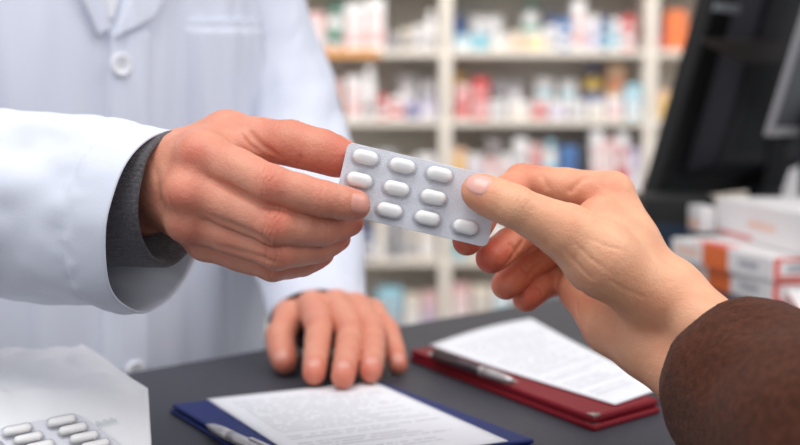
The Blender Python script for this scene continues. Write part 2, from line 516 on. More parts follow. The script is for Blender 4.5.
# (level, bay, x0 px, x1 px, height px, kind, colour, second colour, depth row 0 front / 1 behind)
PR = [
 # level 5, left bay
 (5, 2, 306, 326, 36, 'carton', 'pink', 'white', 0), (5, 2, 327, 343, 40, 'bottle', 'white', 'green', 0), (5, 2, 345, 365, 45, 'carton', 'white', 'pink', 0),
 (5, 2, 366, 385, 50, 'carton', 'white', 'pink', 0), (5, 2, 388, 399, 16, 'carton', 'grey', 'dark grey', 0), (5, 2, 401, 413, 20, 'carton', 'cream', 'dark grey', 0),
 (5, 2, 414, 424, 24, 'carton', 'white', 'grey', 0), (5, 2, 425, 437, 38, 'bottle', 'white', 'white', 0), (5, 2, 330, 345, 52, 'carton', 'green', 'white', 1),
 # level 5, middle bay
 (5, 3, 453, 463, 36, 'carton', 'navy', 'blue', 1), (5, 3, 454, 471, 14, 'carton', 'light blue', 'white', 0), (5, 3, 472, 488, 15, 'carton', 'light blue', 'teal', 0),
 (5, 3, 466, 505, 38, 'pouch', 'white', 'grey', 1), (5, 3, 490, 508, 14, 'carton', 'white', 'cream', 0), (5, 3, 509, 522, 18, 'carton', 'cream', 'pale orange', 0),
 (5, 3, 520, 540, 50, 'bottle', 'white', 'green', 1), (5, 3, 524, 545, 18, 'carton', 'white', 'yellow', 0), (5, 3, 545, 556, 24, 'carton', 'white', 'grey', 0),
 (5, 3, 557, 569, 30, 'carton', 'blue', 'white', 0), (5, 3, 571, 583, 48, 'carton', 'white', 'pink', 0), (5, 3, 585, 597, 33, 'carton', 'white', 'lilac', 0),
 (5, 3, 598, 606, 32, 'carton', 'navy', 'light blue', 0), (5, 3, 608, 618, 30, 'carton', 'white', 'light blue', 0), (5, 3, 620, 632, 33, 'carton', 'red', 'white', 0),
 (5, 3, 546, 556, 36, 'carton', 'navy', 'blue', 1),
 # level 5, right bay
 (5, 4, 657, 662, 28, 'carton', 'dark red', 'red', 0), (5, 4, 663, 684, 38, 'carton', 'orange', 'orange', 0), (5, 4, 690, 716, 30, 'carton', 'white', 'blue', 0),
 (5, 4, 780, 806, 30, 'carton', 'cream', 'grey', 0),
 # level 4, left bay
 (4, 2, 306, 328, 34, 'carton', 'grey', 'lilac', 0), (4, 2, 330, 342, 38, 'carton', 'pink', 'pale orange', 0), (4, 2, 343, 353, 50, 'bottle', 'dark red', 'dark red', 1),
 (4, 2, 346, 362, 42, 'carton', 'white', 'pink', 0), (4, 2, 363, 376, 52, 'bottle', 'white', 'white', 0), (4, 2, 378, 388, 24, 'carton', 'red', 'white', 0),
 (4, 2, 389, 404, 22, 'carton', 'white', 'red', 0), (4, 2, 396, 418, 46, 'pouch', 'white', 'white', 1), (4, 2, 406, 420, 18, 'carton', 'lilac', 'navy', 0),
 (4, 2, 421, 436, 18, 'carton', 'lilac', 'white', 0), (4, 2, 420, 436, 38, 'carton', 'white', 'grey', 1),
 # level 4, middle bay
 (4, 3, 453, 463, 46, 'carton', 'yellow', 'cream', 1), (4, 3, 455, 470, 34, 'carton', 'pink', 'red', 0), (4, 3, 472, 488, 40, 'carton', 'red', 'pink', 0),
 (4, 3, 489, 505, 18, 'carton', 'white', 'grey', 0), (4, 3, 492, 507, 38, 'carton', 'grey', 'dark grey', 1), (4, 3, 508, 522, 36, 'carton', 'grey', 'white', 1),
 (4, 3, 507, 530, 18, 'carton', 'white', 'cream', 0), (4, 3, 532, 546, 18, 'carton', 'pink', 'red', 0), (4, 3, 534, 553, 40, 'carton', 'white', 'teal', 1),
 (4, 3, 548, 566, 18, 'carton', 'white', 'lilac', 0), (4, 3, 559, 576, 38, 'carton', 'white', 'teal', 1), (4, 3, 568, 586, 18, 'carton', 'white', 'grey', 0),
 (4, 3, 582, 604, 52, 'bottle', 'yellow', 'navy', 1), (4, 3, 588, 604, 18, 'carton', 'white', 'cream', 0), (4, 3, 606, 626, 54, 'carton', 'pale orange', 'orange', 1),
 (4, 3, 606, 622, 22, 'carton', 'white', 'pink', 0), (4, 3, 625, 640, 34, 'carton', 'light blue', 'white', 0),
 # level 4, right bay
 (4, 4, 657, 673, 28, 'carton', 'pale orange', 'yellow', 0), (4, 4, 780, 806, 30, 'carton', 'white', 'orange', 0),
 # level 3
 (3, 2, 340, 356, 30, 'carton', 'white', 'teal', 0), (3, 2, 358, 372, 24, 'carton', 'teal', 'grey', 0), (3, 2, 376, 396, 38, 'carton', 'grey', 'white', 0),
 (3, 2, 398, 414, 28, 'carton', 'cream', 'orange', 0), (3, 2, 416, 436, 34, 'carton', 'white', 'lilac', 0),
 (3, 3, 453, 466, 40, 'carton', 'pale orange', 'yellow', 0), (3, 3, 468, 482, 34, 'carton', 'white', 'lilac', 0), (3, 3, 484, 506, 52, 'pouch', 'white', 'grey', 1),
 (3, 3, 484, 498, 30, 'carton', 'pink', 'white', 0), (3, 3, 500, 512, 34, 'carton', 'white', 'pink', 0), (3, 3, 514, 528, 50, 'carton', 'white', 'grey', 0),
 (3, 3, 530, 542, 44, 'carton', 'pink', 'red', 0), (3, 3, 544, 558, 48, 'bottle', 'white', 'light blue', 0), (3, 3, 560, 577, 42, 'carton', 'blue', 'navy', 0),
 (3, 3, 579, 590, 46, 'bottle', 'black', 'black', 0), (3, 3, 591, 603, 58, 'carton', 'white', 'pink', 0), (3, 3, 604, 615, 50, 'carton', 'pink', 'white', 0),
 (3, 3, 617, 628, 56, 'carton', 'white', 'red', 0), (3, 3, 629, 640, 40, 'carton', 'lilac', 'white', 0),
 (3, 4, 657, 670, 36, 'carton', 'light blue', 'teal', 0), (3, 4, 756, 772, 40, 'carton', 'white', 'cream', 0), (3, 4, 774, 792, 46, 'carton', 'pink', 'white', 0),
 # level 2
 (2, 2, 352, 361, 36, 'carton', 'dark red', 'dark red', 0), (2, 2, 362, 373, 32, 'carton', 'navy', 'white', 0), (2, 2, 375, 386, 40, 'carton', 'cream', 'white', 0),
 (2, 2, 387, 394, 42, 'carton', 'grey', 'dark grey', 0), (2, 2, 396, 404, 42, 'carton', 'grey', 'grey', 0), (2, 2, 406, 418, 44, 'carton', 'cream', 'grey', 0), (2, 2, 420, 436, 42, 'carton', 'cream', 'white', 0),
 (2, 3, 454, 466, 40, 'carton', 'light blue', 'teal', 0), (2, 3, 468, 488, 44, 'carton', 'cream', 'grey', 0), (2, 3, 490, 506, 36, 'carton', 'white', 'cream', 0),
 (2, 3, 508, 524, 34, 'carton', 'white', 'grey', 0), (2, 3, 527, 543, 36, 'carton', 'cream', 'grey', 0),
 # level 1
 (1, 2, 352, 364, 30, 'carton', 'white', 'cream', 0), (1, 2, 365, 375, 46, 'bottle', 'dark grey', 'dark grey', 0), (1, 2, 377, 403, 40, 'carton', 'light blue', 'grey', 0),
 (1, 2, 405, 420, 34, 'carton', 'cream', 'white', 0), (1, 2, 422, 437, 36, 'carton', 'pink', 'lilac', 0),
 (1, 3, 453, 470, 44, 'carton', 'pink', 'white', 0), (1, 3, 472, 492, 42, 'carton', 'cream', 'grey', 0),
 (1, 3, 494, 512, 40, 'carton', 'white', 'light blue', 0),
]
from collections import defaultdict
rows = defaultdict(list)
for it in PR:
    rows[(it[0], it[1], it[8])].append(it)
ORD = ['first', 'second', 'third', 'fourth', 'fifth', 'sixth', 'seventh', 'eighth', 'ninth', 'tenth', 'eleventh', 'twelfth', 'thirteenth', 'fourteenth']
for key in sorted(rows):
    lst = sorted(rows[key], key=lambda t: t[2])
    for i, (lv, bay, x0, x1, hp, kind, c1, c2, rw) in enumerate(lst):
        sc_ = SY / F
        if rw:
            yy = SY + 0.155
            x0 = 400 + (x0 - 400); x1 = 400 + (x1 - 400)
            k = (yy) / F
        else:
            yy = SY + 0.012
            k = yy / F
        w = (x1 - x0) * k * 0.94
        h = min(hp * k, (LEV[lv + 1] - LEV[lv]) - 0.045)
        dpt = 0.12
        xc = ((x0 + x1) / 2 - 400) * k
        lo, hi = POSTS[bay] + 0.026 if False else None, None
        bmx = product(kind, w, h, w * .9 if kind == 'bottle' else (0.09 if kind == 'pouch' else dpt), PM[c1], PM[c2])
        nm = {'carton': 'medicine_carton', 'bottle': 'medicine_bottle', 'pouch': 'refill_pouch'}[kind]
        o = from_bm(nm, bmx, [PM[c1], PM[c2]])
        o.location = (xc, yy, LEV[lv] + 0.0005)
        cc = c1 if c1 == c2 else '%s and %s' % (c1, c2)
        where = (ORD[i] + ' from left') if not rw else (ORD[i] + ' of the rear row')
        tag(o, '%s %s, %s, %s, %s' % (cc, nm.split('_')[1], where, BAYN[bay], SHN[lv]),
            'box' if kind == 'carton' else kind, 'medicine stock on the cream shelving')

# ------------------------------------------------------------------ implicit surfaces
def seg(a, b, ra, rb):
    return (np.asarray(a, np.float32), np.asarray(b, np.float32), float(ra), float(rb))

def d_seg(X, s):
    a, b, ra, rb = s
    ab = b - a
    L2 = float(ab @ ab) + 1e-9
    PA = X - a
    t = np.clip((PA @ ab) / L2, 0, 1)
    q = PA - t[:, None] * ab
    return np.sqrt((q * q).sum(1)) - (ra + (rb - ra) * t)

def smin(a, b, k):
    h = np.clip(0.5 + 0.5 * (b - a) / k, 0, 1)
    return b + (a - b) * h - k * h * (1 - h)

class Hand:
    def __init__(self):
        self.palm, self.fingers, self.creases, self.kp = [], [], [], 9.0
        self.cuts = []
    def sdf(self, X):
        d = None
        for s in self.palm:
            e = d_seg(X, s)
            d = e if d is None else smin(d, e, self.kp)
        out = d
        for segs, kf, kp in self.fingers:
            f = None
            for s in segs:
                e = d_seg(X, s)
                f = e if f is None else smin(f, e, kf)
            g = smin(d, f, kp)
            out = smin(out, g, 0.9)
        for c, ax, nrm_, r, offs, depth, w in self.creases:
            PA = X - c
            rr = (PA * PA).sum(1)
            m = np.exp(-(rr / (r * r)) ** 2)
            if nrm_ is not None:
                m = m * np.clip((PA @ nrm_) / r * 1.6 + 0.1, 0, 1)
            t = PA @ ax
            sd_ = np.cross(ax, (0.3, 0.5, 0.8)).astype(np.float32)
            t = t + 0.55 * np.sin(PA @ sd_ * 0.75 + c[0])
            g = 0
            amp = 1.0
            for o_ in offs:
                # slightly bowed lines
                g = g + amp * np.exp(-((t - o_) / w) ** 2)
                amp = 1.35 - amp * 0.85
            out = out + depth * g * m
        for Q, depth, w in self.cuts:
            best = None
            n = len(Q) - 1
            for k in range(n):
                a, b = Q[k].astype(np.float32), Q[k + 1].astype(np.float32)
                ab = b - a
                PA = X - a
                t = np.clip((PA @ ab) / float(ab @ ab), 0, 1)
                q = PA - t[:, None] * ab
                dd = (q * q).sum(1)
                tt_ = (k + t) / n
                if best is None:
                    best, bt = dd, tt_
                else:
                    bt = np.where(dd < best, tt_, bt)
                    best = np.minimum(best, dd)
            out = out + depth * np.clip(np.sin(np.pi * np.clip(bt, .03, .97)) * 1.4, 0, 1) * np.exp(-best / (w * w))
        return out

def surface_cuts(hand, lines):
    """skin folds: polylines of pixels laid on the hand's surface"""
    out = []
    for pl, depth, w in lines:
        pts = []
        for px, py in pl:
            d = 480.0
            for _ in range(60):
                e = float(hand.sdf(Pc(px, py, d)[None].astype(np.float32))[0])
                if e < 0.05 or d > 760: break
                d += e * 0.9
            pts.append((px, py, d))
        if max(p[2] for p in pts) > 750:
            continue
        Q = [Pc(*p) for p in pts]
        out.append((Q, depth, w))
    return out

def unit_(v):
    v = np.asarray(v, np.float64)
    return v / np.linalg.norm(v)

def polygonise(sdf, lo, hi, h, coarse=4):
    lo = np.asarray(lo, np.float64)
    n = np.ceil((np.asarray(hi) - lo) / (h * coarse)).astype(int) * coarse + 1
    H = h * coarse
    nc = (n - 1) // coarse + 1
    g = np.stack(np.meshgrid(*[lo[i] + H * np.arange(nc[i]) for i in range(3)], indexing='ij'), -1).reshape(-1, 3).astype(np.float32)
    dc = sdf(g).reshape(nc)
    up = dc
    for ax in range(3):
        up = np.repeat(up, coarse, axis=ax)
    cut = [slice(0, n[i]) for i in range(3)]
    # node i belongs to the nearest coarse node
    off = coarse // 2
    up = up[off:, off:, off:]
    pad = [(0, max(0, n[i] - up.shape[i])) for i in range(3)]
    up = np.pad(up, pad, mode='edge')[tuple(cut)].astype(np.float32)
    band = np.abs(up) < H * 1.6
    idx = np.argwhere(band)
    vals = np.where(up > 0, 50, -50).astype(np.float32)
    pts = (lo + idx * h).astype(np.float32)
    res = np.empty(len(pts), np.float32)
    B = 400000
    for i in range(0, len(pts), B):
        res[i:i + B] = sdf(pts[i:i + B])
    vals[idx[:, 0], idx[:, 1], idx[:, 2]] = res
    s = vals < 0
    nx, ny, nz = (int(v) - 1 for v in n)
    acc = np.zeros((nx, ny, nz, 3), np.float32)
    cnt = np.zeros((nx, ny, nz), np.float32)
    for ax in range(3):
        oth = [a for a in range(3) if a != ax]
        for i in (0, 1):
            for j in (0, 1):
                c0 = [0, 0, 0]; c0[oth[0]] = i; c0[oth[1]] = j
                c1 = list(c0); c1[ax] = 1
                A = vals[c0[0]:c0[0] + nx, c0[1]:c0[1] + ny, c0[2]:c0[2] + nz]
                Bv = vals[c1[0]:c1[0] + nx, c1[1]:c1[1] + ny, c1[2]:c1[2] + nz]
                x = (A < 0) != (Bv < 0)
                t = np.where(x, A / np.where(x, A - Bv, 1), 0)
                for k in range(3):
                    if k == ax:
                        acc[..., k] += np.where(x, t, 0)
                    else:
                        acc[..., k] += np.where(x, c0[k], 0)
                cnt += x
    act = cnt > 0
    ids = -np.ones((nx, ny, nz), np.int64)
    ids[act] = np.arange(act.sum())
    base = np.argwhere(act)
    V = (base + acc[act] / cnt[act][:, None]) * h + lo
    quads = []
    for ax in range(3):
        oth = [a for a in range(3) if a != ax]
        sl0 = [slice(None)] * 3; sl1 = [slice(None)] * 3
        sl0[ax] = slice(0, n[ax] - 1); sl1[ax] = slice(1, n[ax])
        a, b = s[tuple(sl0)], s[tuple(sl1)]
        x = np.argwhere(a != b)
        m = np.ones(len(x), bool)
        for o_ in oth:
            m &= (x[:, o_] > 0) & (x[:, o_] < n[o_] - 1)
        x = x[m]
        inside = a[x[:, 0], x[:, 1], x[:, 2]]
        def cid(d0, d1):
            y = x.copy(); y[:, oth[0]] += d0; y[:, oth[1]] += d1
            return ids[y[:, 0], y[:, 1], y[:, 2]]
        q = np.stack([cid(-1, -1), cid(0, -1), cid(0, 0), cid(-1, 0)], 1)
        flip = inside if ax != 1 else ~inside
        q = np.where(flip[:, None], q, q[:, ::-1])
        quads.append(q)
    Q = np.concatenate(quads)
    Q = Q[(Q >= 0).all(1)]
    # pull the vertices onto the surface
    for _ in range(2):
        Vf = V.astype(np.float32)
        d0 = sdf(Vf)
        G = np.stack([sdf(Vf + np.array(e, np.float32) * 0.3) - d0 for e in ((1, 0, 0), (0, 1, 0), (0, 0, 1))], 1) / 0.3
        g2 = (G * G).sum(1) + 1e-3
        V = V - np.clip(d0 / g2, -0.8, 0.8)[:, None] * G
    return V, Q

def chain(pts):
    """[(px, py, d, r)...] -> list of (position, r)"""
    return [(Pc(p[0], p[1], p[2]), p[3]) for p in pts]

def finger_segs(ch, palmar, pad=1.3):
    segs = []
    for (a, ra), (b, rb) in zip(ch[:-1], ch[1:]):
        m = (a + b) / 2
        rm = (ra + rb) / 2 * 0.955
        segs.append(seg(a, m, ra, rm)); segs.append(seg(m, b, rm, rb))
        pm = unit_(palmar)
        segs.append(seg(a * .7 + b * .3 + pm * pad, a * .3 + b * .7 + pm * pad, rm * .93, rm * .93))
    return segs

def add_finger(hand, pts, palmar, kp=5.0, joints=(1, 2), cre=0.5, both=False):
    ch = chain(pts)
    hand.fingers.append((finger_segs(ch, palmar), 3.0, kp))
    for j in joints:
        if j < len(ch) - 1 or len(ch) > j:
            c, r = ch[j]
            ax = unit_(ch[min(j + 1, len(ch) - 1)][0] - ch[j - 1][0])
            n_ = -unit_(palmar)
            sc_ = 1.0 if j == 1 else 0.7
            hand.creases.append((c, ax, n_ if not both else None, r * 1.35, (-4.2 * sc_, -1.7 * sc_, .7 * sc_, 3.2 * sc_), cre * 1.5 * sc_, 0.72))
    return ch

def nail(name, sdf, base, tip, rad, dorsal, length, width, material, parent):
    """a curved plate laid on the dorsal side of a fingertip"""
    ax = unit_(tip - base)
    n_ = unit_(dorsal - ax * float(np.dot(dorsal, ax)))
    sd = np.cross(ax, n_)
    nu, nv = 13, 13
    pts = []
    for i in range(nu):
        u = -1 + 2 * i / (nu - 1)
        for j in range(nv):
            v = -1 + 2 * j / (nv - 1)
            # disc to squircle
            uu = u * math.sqrt(1 - v * v * 0.4)
            vv = v * math.sqrt(1 - u * u * 0.4)
            ang = uu * width / 2 / rad
            start = tip + ax * (vv * length / 2 + 0.0) + (n_ * math.cos(ang) + sd * math.sin(ang)) * (rad * 1.9)
            dirv = -(n_ * math.cos(ang) + sd * math.sin(ang))
            pts.append((start, dirv, u, v))
    S = np.array([p[0] for p in pts]); D = np.array([p[1] for p in pts])
    for _ in range(40):
        S = S + D * np.clip(sdf(S.astype(np.float32)), -1, 3)[:, None] * 0.8
    edge = np.array([max(abs(p[2]), abs(p[3])) for p in pts])
    lift = np.where(edge > 0.99, -0.35, np.where(edge > 0.8, 0.3, 0.5))
    S = S - D * lift[:, None]
    Fq = [(i * nv + j, (i + 1) * nv + j, (i + 1) * nv + j + 1, i * nv + j + 1) for i in range(nu - 1) for j in range(nv - 1)]
    o = from_np(name, cam2world(S), Fq, [material], parent)
    return o

def flush_of(V, spots, base=0.25):
    f = np.full(len(V), base)
    for c, r, w in spots:
        f = np.maximum(f, base + w * np.exp(-((V - c) ** 2).sum(1) / (r * r)))
    return f

def set_flush(o, vals):
    a = o.data.attributes.new('flush', 'FLOAT', 'POINT')
    a.data.foreach_set('value', np.asarray(vals, np.float32))

# ------------------------------------------------------------------ cloth tubes
def catmull(pts, n):
    pts = [np.asarray(p, float) for p in pts]
    P_ = [2 * pts[0] - pts[1]] + pts + [2 * pts[-1] - pts[-2]]
    out = []
    for i in range(1, len(P_) - 2):
        p0, p1, p2, p3 = P_[i - 1:i + 3]
        for k in range(n):
            t = k / n
            out.append(0.5 * ((2 * p1) + (-p0 + p2) * t + (2 * p0 - 5 * p1 + 4 * p2 - p3) * t * t + (-p0 + 3 * p1 - 3 * p2 + p3) * t ** 3))
    out.append(pts[-1])
    return np.array(out)

def sleeve(pts, nseg=96, sub=14, thick=1.6, inner=45, disp=None, squash=1.0, hem=None, closed=True, tilt=None):
    """tube of cloth in camera millimetres; the first point is the open end. pts: (px, py, d, r)"""
    C = [np.append(Pc(p[0], p[1], p[2]), p[3]) for p in pts]
    S = catmull(C, sub)
    c, r = S[:, :3], S[:, 3]
    T = np.gradient(c, axis=0)
    T /= np.linalg.norm(T, axis=1)[:, None]
    if tilt is not None:
        T[0] = unit_(tilt)
        for k in range(1, min(10, len(T))):
            w = 1 - k / 10
            T[k] = unit_(T[k] * (1 - w) + unit_(tilt) * w)
    up = np.array([0, 1.0, 0])
    rings = []
    dist = np.concatenate([[0], np.cumsum(np.linalg.norm(np.diff(c, axis=0), axis=1))])
    V = []
    def ring(ci, Ti, ri, dd, dispf=True):
        A = unit_(up - Ti * (up @ Ti))
        B = np.cross(Ti, A)
        out = []
        for k in range(nseg):
            th = 2 * math.pi * k / nseg
            rr = ri
            if dispf and disp:
                rr += disp(th, dd)
            out.append(ci + A * math.cos(th) * rr * squash + B * math.sin(th) * rr)
        return out
    # inner lining first, from deep inside to the rim
    nin = 6
    for k in range(nin, 0, -1):
        dd = inner * k / nin
        i = int(np.searchsorted(dist, dd))
        i = min(i, len(c) - 1)
        w = 0 if i == 0 else (dd - dist[i - 1]) / (dist[i] - dist[i - 1] + 1e-9)
        ci = c[i] if i == 0 else c[i - 1] * (1 - w) + c[i] * w
        ri = r[i] if i == 0 else r[i - 1] * (1 - w) + r[i] * w
        Ti = unit_(T[i] if i == 0 else T[i - 1] * (1 - w) + T[i] * w)
        V.append(ring(ci, Ti, ri - thick * 2.2, dd))
    V.append(ring(c[0] - T[0] * thick * 0.2, T[0], r[0] - thick * 1.4, 0))
    V.append(ring(c[0] - T[0] * thick * 0.9, T[0], r[0] - thick * 0.6, 0))
    for i in range(len(c)):
        V.append(ring(c[i], T[i], r[i], dist[i]))
    n = len(V)
    V = np.array(V).reshape(-1, 3)
    Fq = []
    for i in range(n - 1):
        for k in range(nseg):
            k2 = (k + 1) % nseg
            Fq.append((i * nseg + k, i * nseg + k2, (i + 1) * nseg + k2, (i + 1) * nseg + k))
    if closed:
        Fq.append(tuple(range((n - 1) * nseg, n * nseg)))
    return V, Fq

def nz(x, y, z, s=1.0):
    return noise.noise(Vector((x * s, y * s, z * s)))

# ================================================================== PHARMACIST
pharm = thing('person', 'pharmacist in a white lab coat handing over the blister pack across the counter', 'person',
              (-0.285, 1.045, 0.0))
palm1 = np.array([-0.15, -0.25, -1.0])        # palmar side points away from the camera
H1 = Hand()
W = lambda *a: Pc(*a)
H1.palm = [
    seg(W(60, 196, 668), W(142, 166, 632), 22, 17), seg(W(60, 196, 668), W(142, 203, 638), 22, 16.5),
    seg(W(142, 166, 632), W(168, 163, 624), 17, 14.5), seg(W(142, 203, 638), W(168, 201, 630), 16.5, 13.8),
    seg(W(160, 165, 622), W(203, 154, 598), 15, 12.4),
    seg(W(158, 178, 619), W(190, 186, 594), 15, 12.6),
    seg(W(158, 192, 622), W(190, 216, 600), 15, 12.2),
    seg(W(164, 198, 630), W(206, 240, 613), 13, 10.6),
    seg(W(170, 160, 634), W(226, 137, 628), 14, 13.5),
    seg(W(206, 150, 610), W(250, 148, 612), 12, 9),
    seg(W(200, 200, 622), W(215, 228, 628), 14, 11),
]
ti = add_finger(H1, [(203, 155, 596, 12.6), (272, 186, 571, 10.6), (324, 199, 573, 9.1), (355, 205, 580, 8.1)], palm1)
tm = add_finger(H1, [(190, 188, 593, 12.4), (276, 226, 573, 10.4), (322, 229, 587, 8.8), (349, 222, 602, 7.9)], palm1)
tr = add_finger(H1, [(191, 218, 600, 12.0), (277, 251, 582, 9.8), (316, 247, 599, 8.3), (337, 238, 613, 7.6)], palm1)
tp = add_finger(H1, [(206, 241, 613, 10.6), (273, 265, 599, 8.6), (303, 262, 613, 7.4), (322, 254, 625, 6.8)], palm1)
tt = add_finger(H1, [(228, 137, 628, 13.3), (291, 143, 607, 12.2), (322, 151, 603, 11.4), (341, 158, 601.5, 10.2)],
                np.array([0.0, -0.9, -.3]), kp=9, joints=(1,), cre=0.35)
# knuckle heads and soft tendon grooves on the back of the hand
for p in ((197, 156, 589, 9.5), (183, 194, 584, 9.2), (184, 224, 592, 8.5)):
    H1.palm.append(seg(W(*p[:3]), W(p[0] + 4, p[1] + 1, p[2] - 0.5), p[3], p[3]))
H1.cuts = surface_cuts(H1, [(((211, 176), (236, 190), (262, 203), (290, 213)), 1.5, 2.0), (((208, 214), (235, 226), (262, 238), (288, 245)), 1.4, 2.0),
                          (((212, 243), (240, 252), (262, 258), (284, 263)), 1.1, 1.8), (((247, 128), (256, 140), (264, 147), (282, 157)), 1.3, 1.7), (((240, 133), (250, 145), (262, 153)), .7, 1.3),
                          (((296, 166), (300, 160), (301, 154)), .8, 1.3), (((168, 190), (171, 205), (176, 220)), .5, 1.6), (((152, 160), (158, 180), (160, 200)), .5, 2.2)])
V1, Q1 = polygonise(H1.sdf, np.min([W(58, 290, 700), W(58, 100, 700)], 0) + [-24, -10, 0], [W(372, 200, 560)[0] + 6, W(200, 95, 560)[1], -545], 0.72)
spots1 = [(tt[1][0], 16, .35), (tt[3][0], 18, .55), (tt[2][0], 14, .45), (ti[1][0]+8*unit_(-palm1), 8, .5), (tm[1][0]+8*unit_(-palm1), 8, .55), (tr[1][0]+8*unit_(-palm1), 8, .5), (tp[1][0]+7*unit_(-palm1), 7, .4),
          (W(190, 158, 582), 11, .4), (W(180, 198, 578), 11, .4), (W(186, 228, 588), 10, .3), (ti[3][0], 9, .5), (tm[3][0], 12, .6), (tr[3][0], 12, .5), (tp[3][0], 12, .45),
          (tm[2][0], 8, .3), (ti[2][0], 7, .3)]
fl1 = flush_of(V1, spots1, 0.32)

# the other hand, resting on the counter
H3 = Hand()
H3.kp = 8
palm3 = np.array([0.0, -0.75, -0.66])
H3.palm = [
    seg(W(310, 250, 1020), W(318, 300, 968), 24, 17), seg(W(318, 250, 1020), W(346, 301, 970), 24, 16),
    seg(W(316, 302, 962), W(312, 306, 908), 15, 11.6), seg(W(326, 302, 962), W(336, 305, 912), 15, 11.8),
    seg(W(338, 303, 964), W(356, 308, 920), 14, 11.4), seg(W(346, 305, 966), W(372, 313, 930), 13, 10.6),
    seg(W(312, 306, 950), W(288, 316, 912), 14, 11.5),
]
u_i = add_finger(H3, [(312, 306, 908, 11.8), (319, 328, 868, 10.4), (316, 354, 836, 9.2), (314, 373.5, 806, 8.4)], palm3, joints=(1,), kp=6)
u_m = add_finger(H3, [(336, 305, 912, 12.0), (350, 332, 870, 10.5), (347, 356, 834, 9.4), (343, 376.5, 797, 8.6)], palm3, joints=(1,), kp=6)
u_r = add_finger(H3, [(356, 308, 920, 11.4), (373, 331, 882, 10.0), (373, 354, 848, 9.0), (371, 371.5, 813, 8.2)], palm3, joints=(1,), kp=6)
u_p = add_finger(H3, [(372, 313, 930, 10.6), (388, 331, 903, 9.0), (394, 349, 889, 8.0), (398, 365, 872, 7.4)], palm3, joints=(1,), kp=6)
u_t = add_finger(H3, [(290, 315, 912, 11.8), (280, 336, 888, 11.2), (282, 351, 878, 10.6), (285, 362, 868, 9.6)], np.array([0.3, -.8, -.4]), joints=(1,), kp=7)
V3, Q3 = polygonise(H3.sdf, [W(262, 300, 900)[0] - 8, W(300, 396, 840)[1] - 8, -1045], [W(414, 300, 900)[0] + 8, W(300, 270, 900)[1] + 22, -765], 1.1)
spots3 = [(u[3][0], 12, .55) for u in (u_i, u_m, u_r, u_p, u_t)] + [(u[1][0], 9, .4) for u in (u_i, u_m, u_r, u_p)]
fl3 = flush_of(V3, spots3, 0.34)

# shoulders and trunk under the coat so that the arms belong to one figure
TC = Vector((-0.300, 1.045, 0))
TE = Vector((ED.x, ED.y, 0)).normalized()
TN = Vector((TE.y, -TE.x, 0))
TA, TB = 0.185, 0.115
HB = Hand(); HB.kp = 40
inv = CAMM.inverted()
def w2c(v): return np.array(inv @ Vector(v)) * 1000
shR = TC - TE * 0.165 + Vector((0, 0, 1.46))
shL = TC + TE * 0.165 + Vector((0, 0, 1.46))
elR = np.array(W(-215, 165, 800)); elL = np.array(W(292, 130, 1120))
HB.palm = [seg(w2c(TC + Vector((0, 0, .92)) + TE * .05), w2c(TC + Vector((0, 0, 1.35)) + TE * .06), 85, 88),
           seg(w2c(TC + Vector((0, 0, .92)) - TE * .05), w2c(TC + Vector((0, 0, 1.35)) - TE * .06), 85, 88),
           seg(w2c(shR), w2c(shL), 48, 48), seg(w2c(TC + Vector((0, 0, 1.46))), w2c(TC + Vector((0, 0, 1.60))), 52, 50),
           seg(w2c(shR), elR, 44, 34), seg(elR, W(62, 196, 668), 34, 24), seg(w2c(shL), elL, 44, 34), seg(elL, W(312, 252, 1018), 34, 24)]
lo = np.min([s[0] - s[2] for s in HB.palm] + [s[1] - s[3] for s in HB.palm], 0) - 12
hi = np.max([s[0] + s[2] for s in HB.palm] + [s[1] + s[3] for s in HB.palm], 0) + 12
VB, QB = polygonise(HB.sdf, lo, hi, 7.0, coarse=3)

Vall = np.concatenate([V1, V3, VB]); Qall = np.concatenate([Q1, Q3 + len(V1), QB + len(V1) + len(V3)])
body = from_np('body', cam2world(Vall), Qall, [M['skin_a']], pharm)
set_flush(body, np.concatenate([fl1, fl3, np.full(len(VB), .3)]))
dors1 = -palm1
def mknail(sdf, ch, frac, dorsal, ln, wd, m, par, rad=None):
    base, tip = ch[-2][0], ch[-1][0]
    if sdf == H3.sdf:
        own = seg(base, tip, ch[-2][1] * .97, ch[-1][1])
        sdf = lambda X: d_seg(X, own)
    c = base + (tip - base) * frac
    return nail('fingernail', sdf, base, c, rad or ch[-1][1], dorsal, ln, wd, m, par)
# nail(): base/tip give the axis, the plate is centred on 'tip'
mknail(H1.sdf, ti, 1.0, np.array([0.3, 0.12, 1.0]), 12.5, 12.5, M['nail'], body)
mknail(H1.sdf, tt, .95, np.array([-.1, 1.0, -.45]), 13, 14, M['nail'], body)
for ch in (u_i, u_m, u_r, u_p):
    mknail(H3.sdf, ch, .95, -palm3 + np.array([0, 0.0, .25]), 11, 11.5, M['nail'], body)
mknail(H3.sdf, u_t, .95, np.array([-0.35, .7, .6]), 13, 13, M['nail'], body)

# knitted cuff of the jumper under the coat
def rib(th, dd):
    return 0.16 * math.sin(th * 80) * (1 if dd < 60 else 0) + 0.8 * nz(math.cos(th), math.sin(th), dd * .02, 2)
V, Fq = sleeve([(170, 199, 624, 38.5), (146, 199, 631, 38.5), (100, 200, 645, 38.5), (50, 202, 662, 39), (-20, 200, 690, 42)], nseg=256, sub=10, thick=2.6, inner=60,
               disp=rib, tilt=np.array([-.94, .08, -.30]))
from_np('jumper_cuff', cam2world(V), Fq, [M['knit']], pharm)
V, Fq = sleeve([(317, 317, 936, 33), (316, 304, 955, 33), (312, 270, 990, 36), (300, 200, 1050, 40)], nseg=96, sub=8, thick=2.0, inner=30, disp=rib)
from_np('jumper_cuff', cam2world(V), Fq, [M['knit']], pharm)

